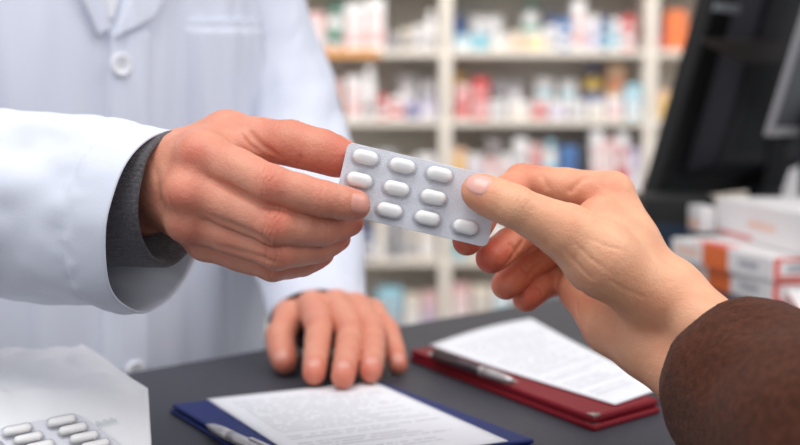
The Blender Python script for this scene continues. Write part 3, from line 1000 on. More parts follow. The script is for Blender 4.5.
# coat sleeves
def folds_r(th, dd):
    w = min(1, dd / 60)
    f = 5.5 * nz(math.cos(th) * 1.3, math.sin(th) * 1.3, dd * 0.012 + 3, 1.6) * (0.3 + w)
    f += 3.0 * nz(math.cos(th) * 2.2 + 5, math.sin(th) * 2.2, dd * 0.03, 1.6) * w
    f += 2.4 * math.exp(-((math.sin((dd - 70 + 40 * math.cos(th)) * 0.035)) / .5) ** 2) * w
    f -= 1.3 * math.exp(-((dd - 21) / 1.7) ** 2) * (0.7 + .5 * nz(th * 6, 0, 0, 1))     # hem stitching
    f += 0.9 * nz(th * 9, dd * .1, 1, 1) * math.exp(-((dd - 18) / 9) ** 2)
    return f
V, Fq = sleeve([(158, 222, 625, 52.5), (128, 218, 636, 53.5), (60, 209, 662, 54), (0, 202, 684, 55), (-113, 190, 728, 58), (-230, 150, 810, 66), (-235, 20, 890, 70), (-150, -120, 960, 74)],
               nseg=128, sub=18, thick=1.2, inner=80, disp=folds_r, tilt=np.array([-.93, .17, -.32]))
from_np('coat_sleeve', cam2world(V), Fq, [M['coat']], pharm)
def folds_l(th, dd):
    w = min(1, dd / 60)
    f = 4 * nz(math.cos(th) * 1.2 + 9, math.sin(th) * 1.2, dd * 0.010 + 3, 1.6) * w
    f += 2.0 * nz(math.cos(th) * 2.2 + 5, math.sin(th) * 2.2, dd * 0.03, 1.6) * w
    f -= 0.9 * math.exp(-((dd - 24) / 2) ** 2)
    return f
V, Fq = sleeve([(317, 320, 934, 41), (314, 288, 962, 44), (308, 240, 1005, 50), (299, 160, 1085, 54), (281, 80, 1120, 52), (254, 0, 1130, 55), (205, -110, 1130, 62), (170, -170, 1120, 66)],
               nseg=112, sub=12, thick=1.2, inner=60, disp=folds_l, squash=.92)
from_np('coat_sleeve', cam2world(V), Fq, [M['coat']], pharm)

# coat body: a surface in (angle, height); angle 0 is the front
def torso(th, z, off=0.0):
    t = (z - 0.55) / 0.95
    a = TA * (1.02 + 0.10 * max(0, (0.95 - z)) + 0.06 * math.exp(-((z - 1.36) / .12) ** 2))
    b = TB * (1.0 + 0.28 * max(0, (0.98 - z)) + 0.10 * math.exp(-((z - 1.30) / .12) ** 2))
    if z > 1.40:
        k = 1 - ((z - 1.40) / 0.14) ** 2 * 0.62
        a *= k; b *= max(.5, k + .1)
    # folds hanging from the chest
    fo = 0.011 * nz(th * 3.6, z * 1.4, 0.3) + 0.008 * nz(th * 9, z * 2.2, 4.1) + 0.0042 * nz(th * 16, z * 7, 8.1)
    fo += 0.0036 * math.sin(th * 15 + 2.5 * z + 2 * nz(th, z * 2, 9)) * min(1, max(0, 1.32 - z) * 5)
    c, s = math.cos(th), math.sin(th)
    p = TC + TN * (b + fo + off) * c + TE * (a + fo + off) * s
    return Vector((p.x, p.y, z))
bm = bmesh.new()
nth, nz_ = 180, 110
grid = []
for j in range(nz_):
    z = 0.55 + 0.99 * j / (nz_ - 1)
    grid.append([bm.verts.new(torso(2 * math.pi * i / nth - math.pi, z)) for i in range(nth)])
for j in range(nz_ - 1):
    for i in range(nth):
        bm.faces.new((grid[j][i], grid[j][(i + 1) % nth], grid[j + 1][(i + 1) % nth], grid[j + 1][i]))
bm.faces.new(grid[-1]); bm.faces.new(grid[0][::-1])
from_bm('coat_body', bm, M['coat'], pharm, smooth=True)

def torso_uv(px, py):
    best = None
    for it, (rt, rz, n) in enumerate(((1.7, .5, 34), (.12, .04, 12), (.02, .008, 10))):
        if it == 0: t0, z0 = 0.0, 1.2
        else: t0, z0 = best[1], best[2]
        for i in range(n + 1):
            for j in range(n + 1):
                th = t0 + rt * (2 * i / n - 1); z = z0 + rz * (2 * j / n - 1)
                q = project(torso(th, z))
                e = (q[0] - px) ** 2 + (q[1] - py) ** 2 + (0 if q[2] < 1090 else 1e5)
                if best is None or e < best[0]: best = (e, th, z)
    return best[1], best[2]

def torso_patch(name, corners, off, m, parent, nu=16, nv=20, thick=0.002):
    """corners: four pixels tl, tr, br, bl on the front of the coat"""
    c = [torso_uv(*p) for p in corners]
    bm = bmesh.new()
    g = []
    for j in range(nv + 1):
        v = j / nv
        row = []
        for i in range(nu + 1):
            u = i / nu
            th = (c[0][0] * (1 - u) + c[1][0] * u) * (1 - v) + (c[3][0] * (1 - u) + c[2][0] * u) * v
            z = (c[0][1] * (1 - u) + c[1][1] * u) * (1 - v) + (c[3][1] * (1 - u) + c[2][1] * u) * v
            edge = (i in (0, nu)) or (j in (0, nv))
            row.append(bm.verts.new(torso(th, z, -0.002 if edge else off)))
        g.append(row)
    for j in range(nv):
        for i in range(nu):
            bm.faces.new((g[j][i], g[j + 1][i], g[j + 1][i + 1], g[j][i + 1]))
    return from_bm(name, bm, m, parent, smooth=True)

torso_patch('button_placket', [(108, 30), (150, 28), (150, 372), (98, 382)], 0.0045, M['coat'], pharm, 14, 60)
torso_patch('chest_pocket', [(184, 24), (256, 24), (256, 132), (186, 134)], 0.010, M['coat'], pharm)
torso_patch('pocket_hem', [(184, 20), (257, 20), (257, 33), (184, 33)], 0.0078, M['coat'], pharm)
torso_patch('lapel', [(46, -60), (92, -60), (109, 34), (98, 40)], 0.0075, M['coat'], pharm, 12, 24)
torso_patch('lapel', [(136, -60), (196, -60), (150, 20), (108, 44)], 0.0085, M['coat'], pharm, 12, 24)
torso_patch('shirt_front', [(88, -60), (140, -60), (110, 24), (106, 24)], 0.003, M['button'], pharm, 10, 16)
for (bx_, by_) in ((119, 65), (118, 178), (124, 285), (133, 371)):
    th, z = torso_uv(bx_, by_)
    p = torso(th, z, 0.0035)
    n_ = (TN * math.cos(th) * TA + TE * math.sin(th) * TB).normalized()
    xx = Vector((0, 0, 1)).cross(n_).normalized()
    mt = frame_mtx(p, xx, n_.cross(xx), n_)
    bm = bmesh.new()
    lathe(bm, [(0.0088, 0), (0.0098, .001), (0.0098, .003), (.0088, .0042), (.0068, .0036), (.0055, .0028), (.001, .0028)], 24, mt)
    bt = from_bm('coat_button', bm, M['button'], pharm)
    bm = bmesh.new()
    for sx_ in (-.0016, .0016):
        for sy_ in (-.0016, .0016):
            lathe(bm, [(.0007, .0028), (.0007, .0032)], 8, mt @ Matrix.Translation((sx_, sy_, 0)))
    from_bm('thread_holes', bm, M['knit'], bt)

# ================================================================== CUSTOMER
cust = thing('person', 'customer arm in a brown fleece sleeve taking the blister pack from the right', 'person', tuple(P(840, 480, 470)))
H2 = Hand()
H2.kp = 10
H2.palm = [
    seg(W(668, 293, 602), W(745, 362, 566), 17, 19), seg(W(646, 343, 610), W(718, 400, 576), 17, 19),
    seg(W(668, 293, 602), W(646, 282, 606), 17, 15),
    seg(W(652, 284, 608), W(611, 196, 624), 15, 12.6),
    seg(W(648, 294, 618), W(600, 222, 645), 15, 12.2),
    seg(W(640, 306, 622), W(594, 254, 655), 15, 12.0),
    seg(W(636, 325, 618), W(584, 287, 652), 14.5, 11.5),
    seg(W(646, 343, 610), W(612, 326, 628), 16, 14), seg(W(612, 326, 628), W(582, 292, 650), 14, 11.5),
    seg(W(645, 290, 594), W(600, 258, 584), 17.5, 17.5), seg(W(600, 258, 584), W(568, 233, 580), 17.5, 13.6),
    seg(W(625, 245, 606), W(600, 222, 606), 17, 13.5),
]
pI = np.array([-0.2, -0.6, 0.5])
v_t = add_finger(H2, [(570, 234, 581, 13.4), (514, 206, 575, 10.8), (494, 198, 578, 10.2), (479, 191.5, 580.5, 9.4)], np.array([0.3, -.6, -.7]), kp=9, joints=(1,), cre=0.25)
v_i = add_finger(H2, [(611, 194, 624, 12.4), (522, 181, 636, 9.8), (490, 204, 617, 8.9), (467, 241, 605, 8.0)], pI, joints=(1,), cre=.7)
v_m = add_finger(H2, [(600, 222, 645, 12), (548, 219, 657, 9.7), (509, 244, 629, 9.0), (491, 258, 617, 8.6)], pI, joints=(2,), cre=.6)
v_r = add_finger(H2, [(594, 254, 655, 12), (554, 248, 672, 9.3), (521, 269, 651, 8.9), (506, 285, 638, 8.5)], pI, joints=(2,), cre=.6)
v_p = add_finger(H2, [(584, 287, 652, 11.4), (562, 277, 674, 8.6), (538, 287, 659, 8.3), (526, 298, 649, 8.0)], pI, joints=(2,), cre=.6)
H2.cuts = surface_cuts(H2, [(((598, 174), (582, 180), (571, 191), (566, 204)), 1.1, 1.8), (((540, 172), (545, 182), (550, 192)), .6, 1.8),
                          (((550, 256), (562, 272), (578, 290), (600, 316)), 1.3, 2.0), (((560, 246), (575, 262), (596, 282)), .5, 1.3), (((572, 240), (590, 258), (616, 276)), .45, 1.2),
                          (((592, 290), (612, 302), (636, 316)), .4, 1.3), (((604, 276), (625, 290), (650, 300)), .35, 1.2), (((584, 236), (606, 246), (626, 252)), .35, 1.2),
                          (((506, 243), (513, 247), (517, 255)), .9, 1.4), (((520, 268), (527, 271), (531, 280)), .9, 1.4), (((535, 285), (541, 289), (543, 297)), .9, 1.3),
                          (((524, 238), (516, 252), (502, 268)), 1.3, 1.6), (((545, 262), (535, 268), (524, 284)), 1.3, 1.6), (((577, 296), (577, 308), (578, 318)), .7, 1.4)])
V2, Q2 = polygonise(H2.sdf, [W(448, 250, 600)[0] - 8, W(700, 425, 600)[1] - 25, -700], [W(770, 250, 600)[0], W(600, 150, 600)[1], -530], 0.75)
spots2 = [(v_i[3][0], 20, .85), (v_i[2][0], 20, .75), (v_i[1][0], 22, .5), (v_m[3][0], 20, .85), (v_m[2][0], 16, .6), (v_r[3][0], 20, .75), (v_r[2][0], 16, .6), (v_p[3][0], 18, .75), (v_p[2][0], 15, .6),
          (v_m[1][0], 16, .6), (v_r[1][0], 16, .6), (v_p[1][0], 16, .6), (W(585, 190, 612), 18, .3), (v_t[3][0], 11, .45), (W(580, 300, 640), 22, .3)]
fl2 = flush_of(V2, spots2, 0.12)
# forearm under the sleeve
HF = Hand(); HF.kp = 14
HF.palm = [seg(W(738, 358, 570), W(890, 450, 460), 19, 28), seg(W(712, 396, 580), W(870, 465, 465), 19, 28), seg(W(880, 455, 462), W(1300, 535, 360), 31, 38)]
lo = np.min([s[0] - s[2] for s in HF.palm] + [s[1] - s[3] for s in HF.palm], 0) - 8
hi = np.max([s[0] + s[2] for s in HF.palm] + [s[1] + s[3] for s in HF.palm], 0) + 8
VF, QF = polygonise(HF.sdf, lo, hi, 4.0, coarse=3)
body2 = from_np('body', cam2world(np.concatenate([V2, VF])), np.concatenate([Q2, QF + len(V2)]), [M['skin_b']], cust)
set_flush(body2, np.concatenate([fl2, np.full(len(VF), .15)]))
mknail(H2.sdf, v_t, 1.05, np.array([-.10, .45, .88]), 14.5, 13.5, M['nail_b'], body2)

def fleece(th, dd):
    f = 2.2 * nz(math.cos(th) * 1.2 + 2, math.sin(th) * 1.2, dd * .012, 1.7)
    f += 0.3 * nz(math.cos(th) * 14, math.sin(th) * 14, dd * .25, 1.6)
    f -= 3.5 * math.exp(-(dd / 5.0) ** 1.2)
    return f
V, Fq = sleeve([(728, 372, 562, 43), (745, 385, 549, 45), (796, 418, 512, 47), (872, 450, 458, 49), (1030, 495, 400, 52), (1330, 540, 350, 56)],
               nseg=220, sub=26, thick=3.0, inner=50, disp=fleece)
from_np('fleece_sleeve', cam2world(V), Fq, [M['fleece']], cust)

# ================================================================== BLISTER PACKS
def rrect(w, h, r, n=6):
    pts = []
    for cx, cy, a0 in ((w / 2 - r, h / 2 - r, 0), (-w / 2 + r, h / 2 - r, 90), (-w / 2 + r, -h / 2 + r, 180), (w / 2 - r, -h / 2 + r, 270)):
        for k in range(n + 1):
            a = math.radians(a0 + 90 * k / n)
            pts.append((cx + r * math.cos(a), cy + r * math.sin(a)))
    return pts

def stadium(l, w, n=10):
    pts = []
    for k in range(n + 1):
        a = -math.pi / 2 + math.pi * k / n
        pts.append(((l - w) / 2 + w / 2 * math.cos(a), w / 2 * math.sin(a)))
    for k in range(n + 1):
        a = math.pi / 2 + math.pi * k / n
        pts.append((-(l - w) / 2 + w / 2 * math.cos(a), w / 2 * math.sin(a)))
    return pts

def dome(bm, l, w, prof, c, cap_bottom=False):
    """stacked stadium rings: prof [(inset, z)]"""
    rings = []
    for ins_, z in prof:
        rings.append([bm.verts.new((c[0] + x, c[1] + y, z)) for x, y in stadium(l - 2 * ins_, w - 2 * ins_)])
    n = len(rings[0])
    for a, b in zip(rings[:-1], rings[1:]):
        for i in range(n):
            f = bm.faces.new((a[i], a[(i + 1) % n], b[(i + 1) % n], b[i])); f.smooth = True
    f = bm.faces.new(rings[-1]); f.smooth = True
    if cap_bottom: bm.faces.new(rings[0][::-1])

def blister(label, mtx, w, h, cells, pl=0.0136, pw=0.0076, group=None, shear=0.0):
    """cells: list of (x, y) in metres in the plane of the pack; +z faces the viewer"""
    t = thing('blister_pack', label, 'blister pack', (0, 0, 0), group)
    t.matrix_world = mtx
    bm = bmesh.new()
    prism(bm, [(x + shear * y, y) for x, y in rrect(w, h, 0.0035)], -0.0004, 0.0)
    fo = from_bm('foil_card', bm, M['foil'])
    fo.parent = t
    md = fo.modifiers.new('bevel', 'BEVEL'); md.width = 0.00015; md.segments = 1
    for c in cells:
        bm = bmesh.new()
        l, wd = pl + .0020, pw + .0020
        dome(bm, l, wd, [(a * pw / .0076, z) for a, z in ((-.0006, 0.00005), (0, .0003), (.0004, .0018), (.0009, .0034), (.0018, .0044), (.0030, .0047), (.0042, .0048))], c)
        o = from_bm('pocket', bm, M['clear'], smooth=True); o.parent = t
        bm = bmesh.new()
        dome(bm, pl, pw, [(a * pw / .0076, z) for a, z in ((.0016, .0004), (.0006, .0008), (.0001, .0014), (0, .0020), (.0002, .0028), (.0009, .0035), (.0019, .0039), (.0030, .0041))], c, True)
        # score line across the tablet
        o = from_bm('tablet', bm, M['pill'], smooth=True); o.parent = t
    return t

# the one between the hands
CB = Pc(417.8, 194.8, 590)
ub = unit_(Pc(497, 178, 592) - Pc(347, 143, 588))
vb = unit_(Pc(349, 143, 590) - Pc(335, 211, 588))
vb = unit_(vb - ub * (ub @ vb)); nb = np.cross(ub, vb)
R3 = np.array(CAMM)[:3, :3]
mb = frame_mtx(cam2world(CB[None])[0], Vector(R3 @ ub), Vector(R3 @ vb), Vector(R3 @ nb))
mbi = mb.inverted()
cells = []
for px, py in ((365.5, 157.5), (402.5, 166), (439.5, 174.5), (359.5, 180), (396.5, 188.5), (433.5, 197.5), (389.5, 210.5), (427.5, 218.5), (465.5, 227.5)):
    a = mbi @ CAMM.translation
    b = mbi @ P(px, py, 500)
    q = a + (b - a) * ((0.002 - a.z) / (b.z - a.z))
    cells.append((q.x, q.y))
blister('silver blister pack of white oblong tablets held up between the two hands', mb, 0.0845, 0.0382, cells)

# ================================================================== GLASSINE BAG
BG = {}
def bagpt(px, py, d):
    v = P(px, py, d)
    return v
FR, FL = bagpt(148, 388, 672), bagpt(-70, 392, 660)
BR_, BL_ = on_plane(153, 470, 1.0), on_plane(-100, 480, 1.0)
TR_, TL_ = bagpt(82, 343, 760), bagpt(-70, 354, 745)
RR_, RL_ = on_plane(120, 372, 1.0), on_plane(-60, 380, 1.0)
RR_ = Vector((TR_.x + .004, TR_.y + .02, 1.001)); RL_ = Vector((TL_.x, TL_.y + .02, 1.001))
def bilerp(a, b, c, d, u, v):
    return (a * (1 - u) + b * u) * (1 - v) + (d * (1 - u) + c * u) * v
bag = thing('paper_bag', 'crumpled white glassine paper bag lying on the counter at the left front', 'bag', tuple((BR_ + RL_) / 2 - Vector((0, 0, .001))))
bm = bmesh.new()
cols_ = 60
secs = [(BL_, BR_, FL, FR, 30), (FL, FR, TL_, TR_, 30), (TL_, TR_, RL_, RR_, 6)]
rowsb = []
for si, (l0, r0, l1, r1, n) in enumerate(secs):
    for k in range(n + (1 if si == 2 else 0)):
        v = k / n
        row = []
        for i in range(cols_ + 1):
            u = i / cols_
            p = (l0 * (1 - u) + r0 * u) * (1 - v) + (l1 * (1 - u) + r1 * u) * v
            bul = math.sin(math.pi * v) * 0.0025 * (1 if si < 2 else 0)
            cr = 0.010 * abs(nz(p.x * 16, p.y * 16, 3)) - 0.003 + 0.006 * abs(nz(p.x * 40, p.y * 28, 5))
            if si == 0 and v < .12: cr *= .2; bul = 0
            if si == 0 and .2 < v < .95: cr *= .35
            ed = min(1, (cols_ - i) / 6)
            p = p + Vector((0, 0, max(bul, 0) * ed + cr * min(1, ed + .3)))
            if p.z < 1.0006: p.z = 1.0006
            row.append(bm.verts.new(p))
        rowsb.append(row)
for a, b in zip(rowsb[:-1], rowsb[1:]):
    for i in range(cols_):
        bm.faces.new((a[i], a[i + 1], b[i + 1], b[i]))
# bottom and side skins
bot0 = rowsb[0]; botn = rowsb[-1]
bm.faces.new([r[-1] for r in rowsb])
bm.faces.new([r[0] for r in rowsb][::-1])
bm.faces.new(bot0[::-1] + botn)
from_bm('bag_body', bm, M['bag'], bag, smooth=True)
# ridge seam and faint print
def bagface(px, py, lift=0.001):
    o = CAMM.translation
    r = P(px, py, 1000) - o
    n_ = (BR_ - FL).cross(FR - FL).normalized()
    t = (FR - o).dot(n_) / r.dot(n_)
    q = o + r * t
    if n_.dot(o - q) < 0: n_ = -n_
    return q + n_ * lift, n_
bm = bmesh.new()
for k in range(9):
    for j, hh in enumerate((0, 1)):
        x0 = 97 + k * 2.3 + (1.0 if j else 0)
        q = [bagface(x0, 425 + 1.0 * (k % 3) - k * .5, .0045)[0], bagface(x0 + .5, 425 + (k % 3) - k * .5, .0045)[0], bagface(x0 + 1.0, 430 - k * .5, .0045)[0], bagface(x0 + .5, 430 - k * .5, .0045)[0]]
        bm.faces.new([bm.verts.new(p) for p in q])
from_bm('faint_print', bm, M['bagprint'], bag)

# blister lying on the bag
o0, nn = bagface(64, 429, .0065)
o1, _ = bagface(20, 438, .0065)
o2, _ = bagface(75, 437, .0065)
uu = (o0 - o1); vv = (o2 - o0)
ul, vl = uu.length, vv.length
ux = uu.normalized()
vy = -(vv - ux * vv.dot(ux)).normalized()
if ux.cross(vy).dot(nn) < 0: vy = -vy
mb2 = frame_mtx(o0, ux, vy, ux.cross(vy))
i2 = mb2.inverted()
uv = i2 @ o2
cells2 = []
for k in range(-0, 4):
    for j in (0, -1):
        cells2.append((j * ul + uv.x * k, uv.y * k))
cx = sum(c[0] for c in cells2) / len(cells2); cy = sum(c[1] for c in cells2) / len(cells2)
mm = mb2 @ Matrix.Translation((cx, cy, 0))
blister('blister pack of white oblong tablets lying on the glassine bag', mm, ul * 2 + .001, abs(uv.y) * 4 + 0.003,
        [(c[0] - cx, c[1] - cy) for c in cells2], pl=0.0160, pw=min(0.0082, abs(uv.y) * .8), shear=uv.x / uv.y)

# ================================================================== FOLDERS
def sheet(name, pts, z, m, parent, nx=20, ny=20, lift=None, thick=0.0006):
    """quad sheet from 4 ground points a,b,c,d (uv 00,10,11,01)"""
    bm = bmesh.new()
    uvl = bm.loops.layers.uv.new('uv')
    g = []
    for j in range(ny + 1):
        row = []
        for i in range(nx + 1):
            u, v = i / nx, j / ny
            p = bilerp(pts[0], pts[1], pts[2], pts[3], u, v)
            zz = z + (lift(u, v) if lift else 0)
            row.append((bm.verts.new((p.x, p.y, zz)), (u, v)))
        g.append(row)
    for j in range(ny):
        for i in range(nx):
            q = (g[j][i], g[j][i + 1], g[j + 1][i + 1], g[j + 1][i])
            f = bm.faces.new([a[0] for a in q])
            for lp, a in zip(f.loops, q):
                lp[uvl].uv = a[1]
    me = bpy.data.meshes.new(name); bm.normal_update(); bm.to_mesh(me); bm.free()
    o = link(name, me, [m], parent, True)
    sm = o.modifiers.new('thick', 'SOLIDIFY'); sm.thickness = thick; sm.offset = -1
    return o

def folder(name, label, L_, T_, R_, m, h=0.009):
    """L_, T_, R_ : three ground corners; builds a padded double-leaf folder"""
    B_ = L_ + R_ - T_
    t = thing(name, label, 'folder', ((L_ + R_) / 2))
    def leaf(nm, z0, z1, k):
        c = (L_ + R_) / 2
        q = [c + (p - c) * k for p in (L_, B_, R_, T_)]
        bm = bmesh.new()
        prism(bm, [(p.x, p.y) for p in q], z0, z1)
        o = from_bm(nm, bm, m, t)
        b = o.modifiers.new('bevel', 'BEVEL'); b.width = 0.0016; b.segments = 3
        return o
    leaf('back_cover', 1.0002, 1.0002 + h * .42, 1.0)
    leaf('front_cover', 1.0004 + h * .50, 1.0002 + h, 0.985)
    leaf('inner_board', 1.0004 + h * .40, 1.0002 + h * .52, 0.965)
    return t, B_

# blue folder
bL, bT, bR = on_plane(169, 404, 6), on_plane(384, 382, 6), on_plane(538, 440, 6)
# square it up: keep L and T, force the long side perpendicular
e = (bT - bL); en = Vector((e.y, -e.x, 0)).normalized()
bLong = (bR - bT); 
bR2 = bT + bLong
bf, bB = folder('clipboard_folder', 'blue leatherette clipboard folder under the resting hand', bL, bT, bR2, M['blue'], h=0.0062)
zt = 7
pa, pb, pc_ = on_plane(207, 399, zt), on_plane(373, 381.5, zt), on_plane(508, 441, zt)
pd = pa + pc_ - pb
sh1 = sheet('paper_sheet', [pd, pc_, pb, pa], 1.0072, M['paper'], None)
tag(sh1, 'printed white sheet on the blue folder beneath the fingertips', 'paper')

# red folder
rL, rB, rR = on_plane(409, 352, 8), on_plane(594, 425, 5), on_plane(661, 402, 8)
# corners: far-left L, near B, right R ; far = L + R - B
rT = rL + rR - rB
rf, _ = folder('clipboard_folder', 'red leatherette clipboard folder beneath the customer wrist', rL, rT, rR, M['red'], h=0.010)
pa, pb, pc_, pd = on_plane(430, 348, 11), on_plane(531, 321, 11), on_plane(664, 388, 11), on_plane(615, 405, 11)
def curl(u, v):
    # the far short edge of the sheet lifts a little
    return 0.004 * max(0, v - .55) ** 1.5 * 4 * math.sin(math.pi * (0.15 + 0.7 * u))
sh2 = sheet('paper_sheet', [pd, pc_, pb, pa], 1.0116, M['paper'], None, lift=curl)
tag(sh2, 'printed white sheet lying on the red folder', 'paper')
# metal corner on the red folder
for zz in (1.0042, 1.0104):
    bm = bmesh.new()
    c0 = rB + (rT - rB) * .004
    d1 = (rL - rB).normalized(); d2 = (rR - rB).normalized()
    prism(bm, [(p.x, p.y) for p in (c0 + d1 * .001 + d2 * .001, c0 + d1 * .008 + d2 * .001, c0 + d1 * .001 + d2 * .008)], zz - .0012, zz + .0004)
    from_bm('corner_guard', bm, M['trim'], rf)

def pen(label, p0, p1, z, mbody, r=0.0045, tipfirst=False):
    """p0 the button end, p1 the writing tip"""
    d = (p1 - p0); L = d.length; x = d.normalized()
    up = Vector((0, 0, 1)); y = up.cross(x).normalized()
    mt = frame_mtx(Vector((p0.x, p0.y, z + r + .0002)), y, up, x)      # local z along the pen
    mt = frame_mtx(Vector((p0.x, p0.y, z + r + .0002)), y, x.cross(y), x)
    t = thing('ballpoint_pen', label, 'pen', (p0.x, p0.y, z))
    def part(nm, prof, m, par=t):
        bm = bmesh.new(); lathe(bm, prof, 24, mt); return from_bm(nm, bm, m, par, smooth=True)
    part('barrel', [(r * .8, L * .05), (r * .98, L * .07), (r, L * .5), (r, L * .62)], mbody)
    part('ring', [(r * 1.04, L * .62), (r * 1.08, L * .63), (r * 1.04, L * .64)], M['pensilver'])
    part('grip', [(r, L * .64), (r * 1.02, L * .75), (r * .8, L * .88), (r * .45, L * .955)], M['pensilver'])
    part('point', [(r * .42, L * .955), (r * .22, L * .985), (r * .1, L)], M['trim'])
    part('push_button', [(r * .5, 0), (r * .55, L * .01), (r * .55, L * .05)], M['pensilver'])
    bm = bmesh.new()
    bx(bm, (-.0013, r * .9, L * .06), (.0013, r * 1.45, L * .34), mt, bevel=.0004)
    bx(bm, (-.0013, r * .7, L * .06), (.0013, r * 1.2, L * .09), mt)
    from_bm('pocket_clip', bm, mbody, t)
    return t
pen('slim smoke and silver ballpoint pen lying on the red folder', on_plane(430, 352, 16), on_plane(517, 380, 16), 1.0105, M['pendark'], 0.0036)
pen('silver ballpoint pen lying on the blue folder', on_plane(276, 449, 15), on_plane(206, 417, 12), 1.0064, M['pensilver'], 0.0035)

# ================================================================== MEDICINE CARTONS
def carton(label, A, B, depth, z0, h, prints, name='medicine_carton'):
    """A: near corner of the long face, B: its far end (ground points); depth to the right/away"""
    x = (B - A); x.z = 0; L = x.length; x.normalize()
    y = Vector((x.y, -x.x, 0))                 # away to the right
    mt = frame_mtx(Vector((A.x, A.y, z0)), x, y, Vector((0, 0, 1)))
    # local: x along long face, y depth (so the frame may be mirrored; faces are recalculated)
    t = thing(name, label, 'box', (A.x, A.y, z0), 'medicine cartons stacked on the counter')
    bm = bmesh.new(); bx(bm, (0, 0, 0.0003), (L, depth, h - .0003), mt, bevel=0.0008)
    from_bm('carton_body', bm, M['cardwhite'], t)
    for (nm, face, u0, u1, v0, v1, m) in prints:
        bm = bmesh.new()
        e_ = 0.0002
        if face == 'front': lo_, hi_ = (L * u0, -e_, h * v0), (L * u1, .0001, h * v1)
        elif face == 'end': lo_, hi_ = (-e_, depth * u0, h * v0), (.0001, depth * u1, h * v1)
        else: lo_, hi_ = (L * u0, depth * v0, h - .0004), (L * u1, depth * v1, h - .0003 + e_)
        bx(bm, lo_, hi_, mt)
        from_bm(nm, bm, M[m], t)
    return t
hA = 52
A1, B1 = on_plane(772, 258, hA), on_plane(672, 238, hA)
pr_orange = [('orange_panel', 'front', .40, .66, .0, 1.0, 'orange'), ('orange_top_panel', 'top', .45, .78, 0.02, .30, 'redprint'),
             ('side_print', 'front', .12, .30, .35, .62, 'greyprint'), ('side_print', 'front', .70, .95, .3, .7, 'peach'),
             ('end_border', 'end', .03, .97, .80, .95, 'redprint'), ('end_border', 'end', .03, .97, .05, .20, 'redprint'), ('end_border', 'end', .03, .12, .2, .8, 'redprint'), ('end_print', 'end', .22, .75, .34, .62, 'greyprint')]
def plan(v): return Vector((v.x, v.y, 0))
sh_ = Vector((0.004, -0.002, 0))
carton('orange and white carton stacked directly under the plain white carton', plan(A1), plan(B1), .085, 1.0265, .0262, pr_orange)
carton('orange and white carton at the bottom of the stack beside the brown sleeve', plan(A1) + Vector((.001, .004, 0)), plan(B1) + Vector((.012, .008, 0)), .085, 1.0, .0262, pr_orange)
AW, BW = on_plane(806, 213.5, 100), on_plane(717, 197, 100)
yx = (BW - AW); L_ = yx.length
carton('large plain white carton with faint red print on top of the stack', plan(AW), plan(BW), .16, 1.0532, .0465,
       [('faint_print', 'front', .55, .98, .05, .14, 'redprint'), ('faint_print', 'front', .30, .6, .38, .55, 'peach'), ('faint_print', 'top', .2, .6, .3, .6, 'cardwhite')])
AS, BS = on_plane(724, 222, 82), on_plane(699, 209, 82)
carton('small pale carton behind the large white carton', plan(BW) + Vector((-.021, -.005, 0)), plan(BW) + Vector((-.026, .05, 0)), .019, 1.0533, .034,
       [('side_print', 'front', .1, .9, .1, .5, 'peach')])
carton('white carton with red edge at the front right of the stack', on_plane(800, 338), on_plane(786, 312), .07, 1.0, .024,
       [('red_edge', 'front', .02, .98, .75, .95, 'redprint'), ('end_print', 'end', .1, .8, .3, .6, 'redprint')])
carton('white carton behind the monitors above the other boxes', Vector((.655, 1.98, 0)), Vector((.645, 2.06, 0)), .06, 1.0, .164,
       [('side_print', 'front', .1, .9, .3, .5, 'greyprint')])

# ================================================================== MONITOR
def monitor(label, origin, theta, tilt, w, h, depth_, back=True, silver=False):
    u = Vector((math.cos(theta), math.sin(theta), 0))
    hh = Vector((math.sin(theta), -math.cos(theta), 0))
    v = (Vector((0, 0, 1)) * math.cos(tilt) + hh * math.sin(tilt)).normalized()
    n_ = u.cross(v).normalized()
    if n_.dot(hh) < 0: n_ = -n_
    mt = frame_mtx(origin, u, v, n_)           # +n is the back of the monitor
    t = thing('computer_monitor', label, 'monitor', (origin + u * w / 2).to_tuple())
    def part(nm, boxes, m, bev=.004, par=t):
        bm = bmesh.new()
        for lo_, hi_ in boxes: bx(bm, lo_, hi_, mt, bevel=bev)
        return from_bm(nm, bm, m, par, smooth=False)
    return t, mt, part, u, v, n_
org = P(646, 196, 1600)
t, mt, part, u, v, n_ = monitor('black computer monitor seen from its back on a swivel stand', org, math.radians(42), math.radians(17.5), .36, .44, .05)
part('housing', [((0, 0, -.012), (.36, .44, .018))], M['black'], .006)
part('screen', [((.018, .022, -.014), (.342, .422, -.0121))], M['screen'], .0005)
bm = bmesh.new()
lo_r = [(.045, .03), (.345, .03), (.345, .42), (.045, .42)]
hi_r = [(.07, .06), (.33, .06), (.33, .40), (.07, .40)]
a = [bm.verts.new(mt @ Vector((x, y, .0182))) for x, y in lo_r]
b = [bm.verts.new(mt @ Vector((x, y, .055))) for x, y in hi_r]
bm.faces.new(b); bm.faces.new(a[::-1])
for i in range(4): bm.faces.new((a[i], a[(i + 1) % 4], b[(i + 1) % 4], b[i]))
rc = from_bm('rear_cover', bm, M['black2'], t)
md = rc.modifiers.new('bevel', 'BEVEL'); md.width = .008; md.segments = 3
bm = bmesh.new()
for k in range(16):
    bx(bm, (.10, .085 + k * .0085, .0552), (.25, .089 + k * .0085, .057), mt)
from_bm('vent_grille', bm, M['black'], rc)
bm = bmesh.new()
def on_back(px, py, zl):
    i_ = mt.inverted(); o = i_ @ CAMM.translation; q = i_ @ P(px, py, 800)
    return o + (q - o) * ((zl - o.z) / (q.z - o.z))
rg = [on_back(*p) for p in ((697, 39, .057), (782, 41, .057), (776, 62, .057), (741, 63, .057))]
a = [bm.verts.new(mt @ Vector((p.x, p.y, .0595))) for p in rg]
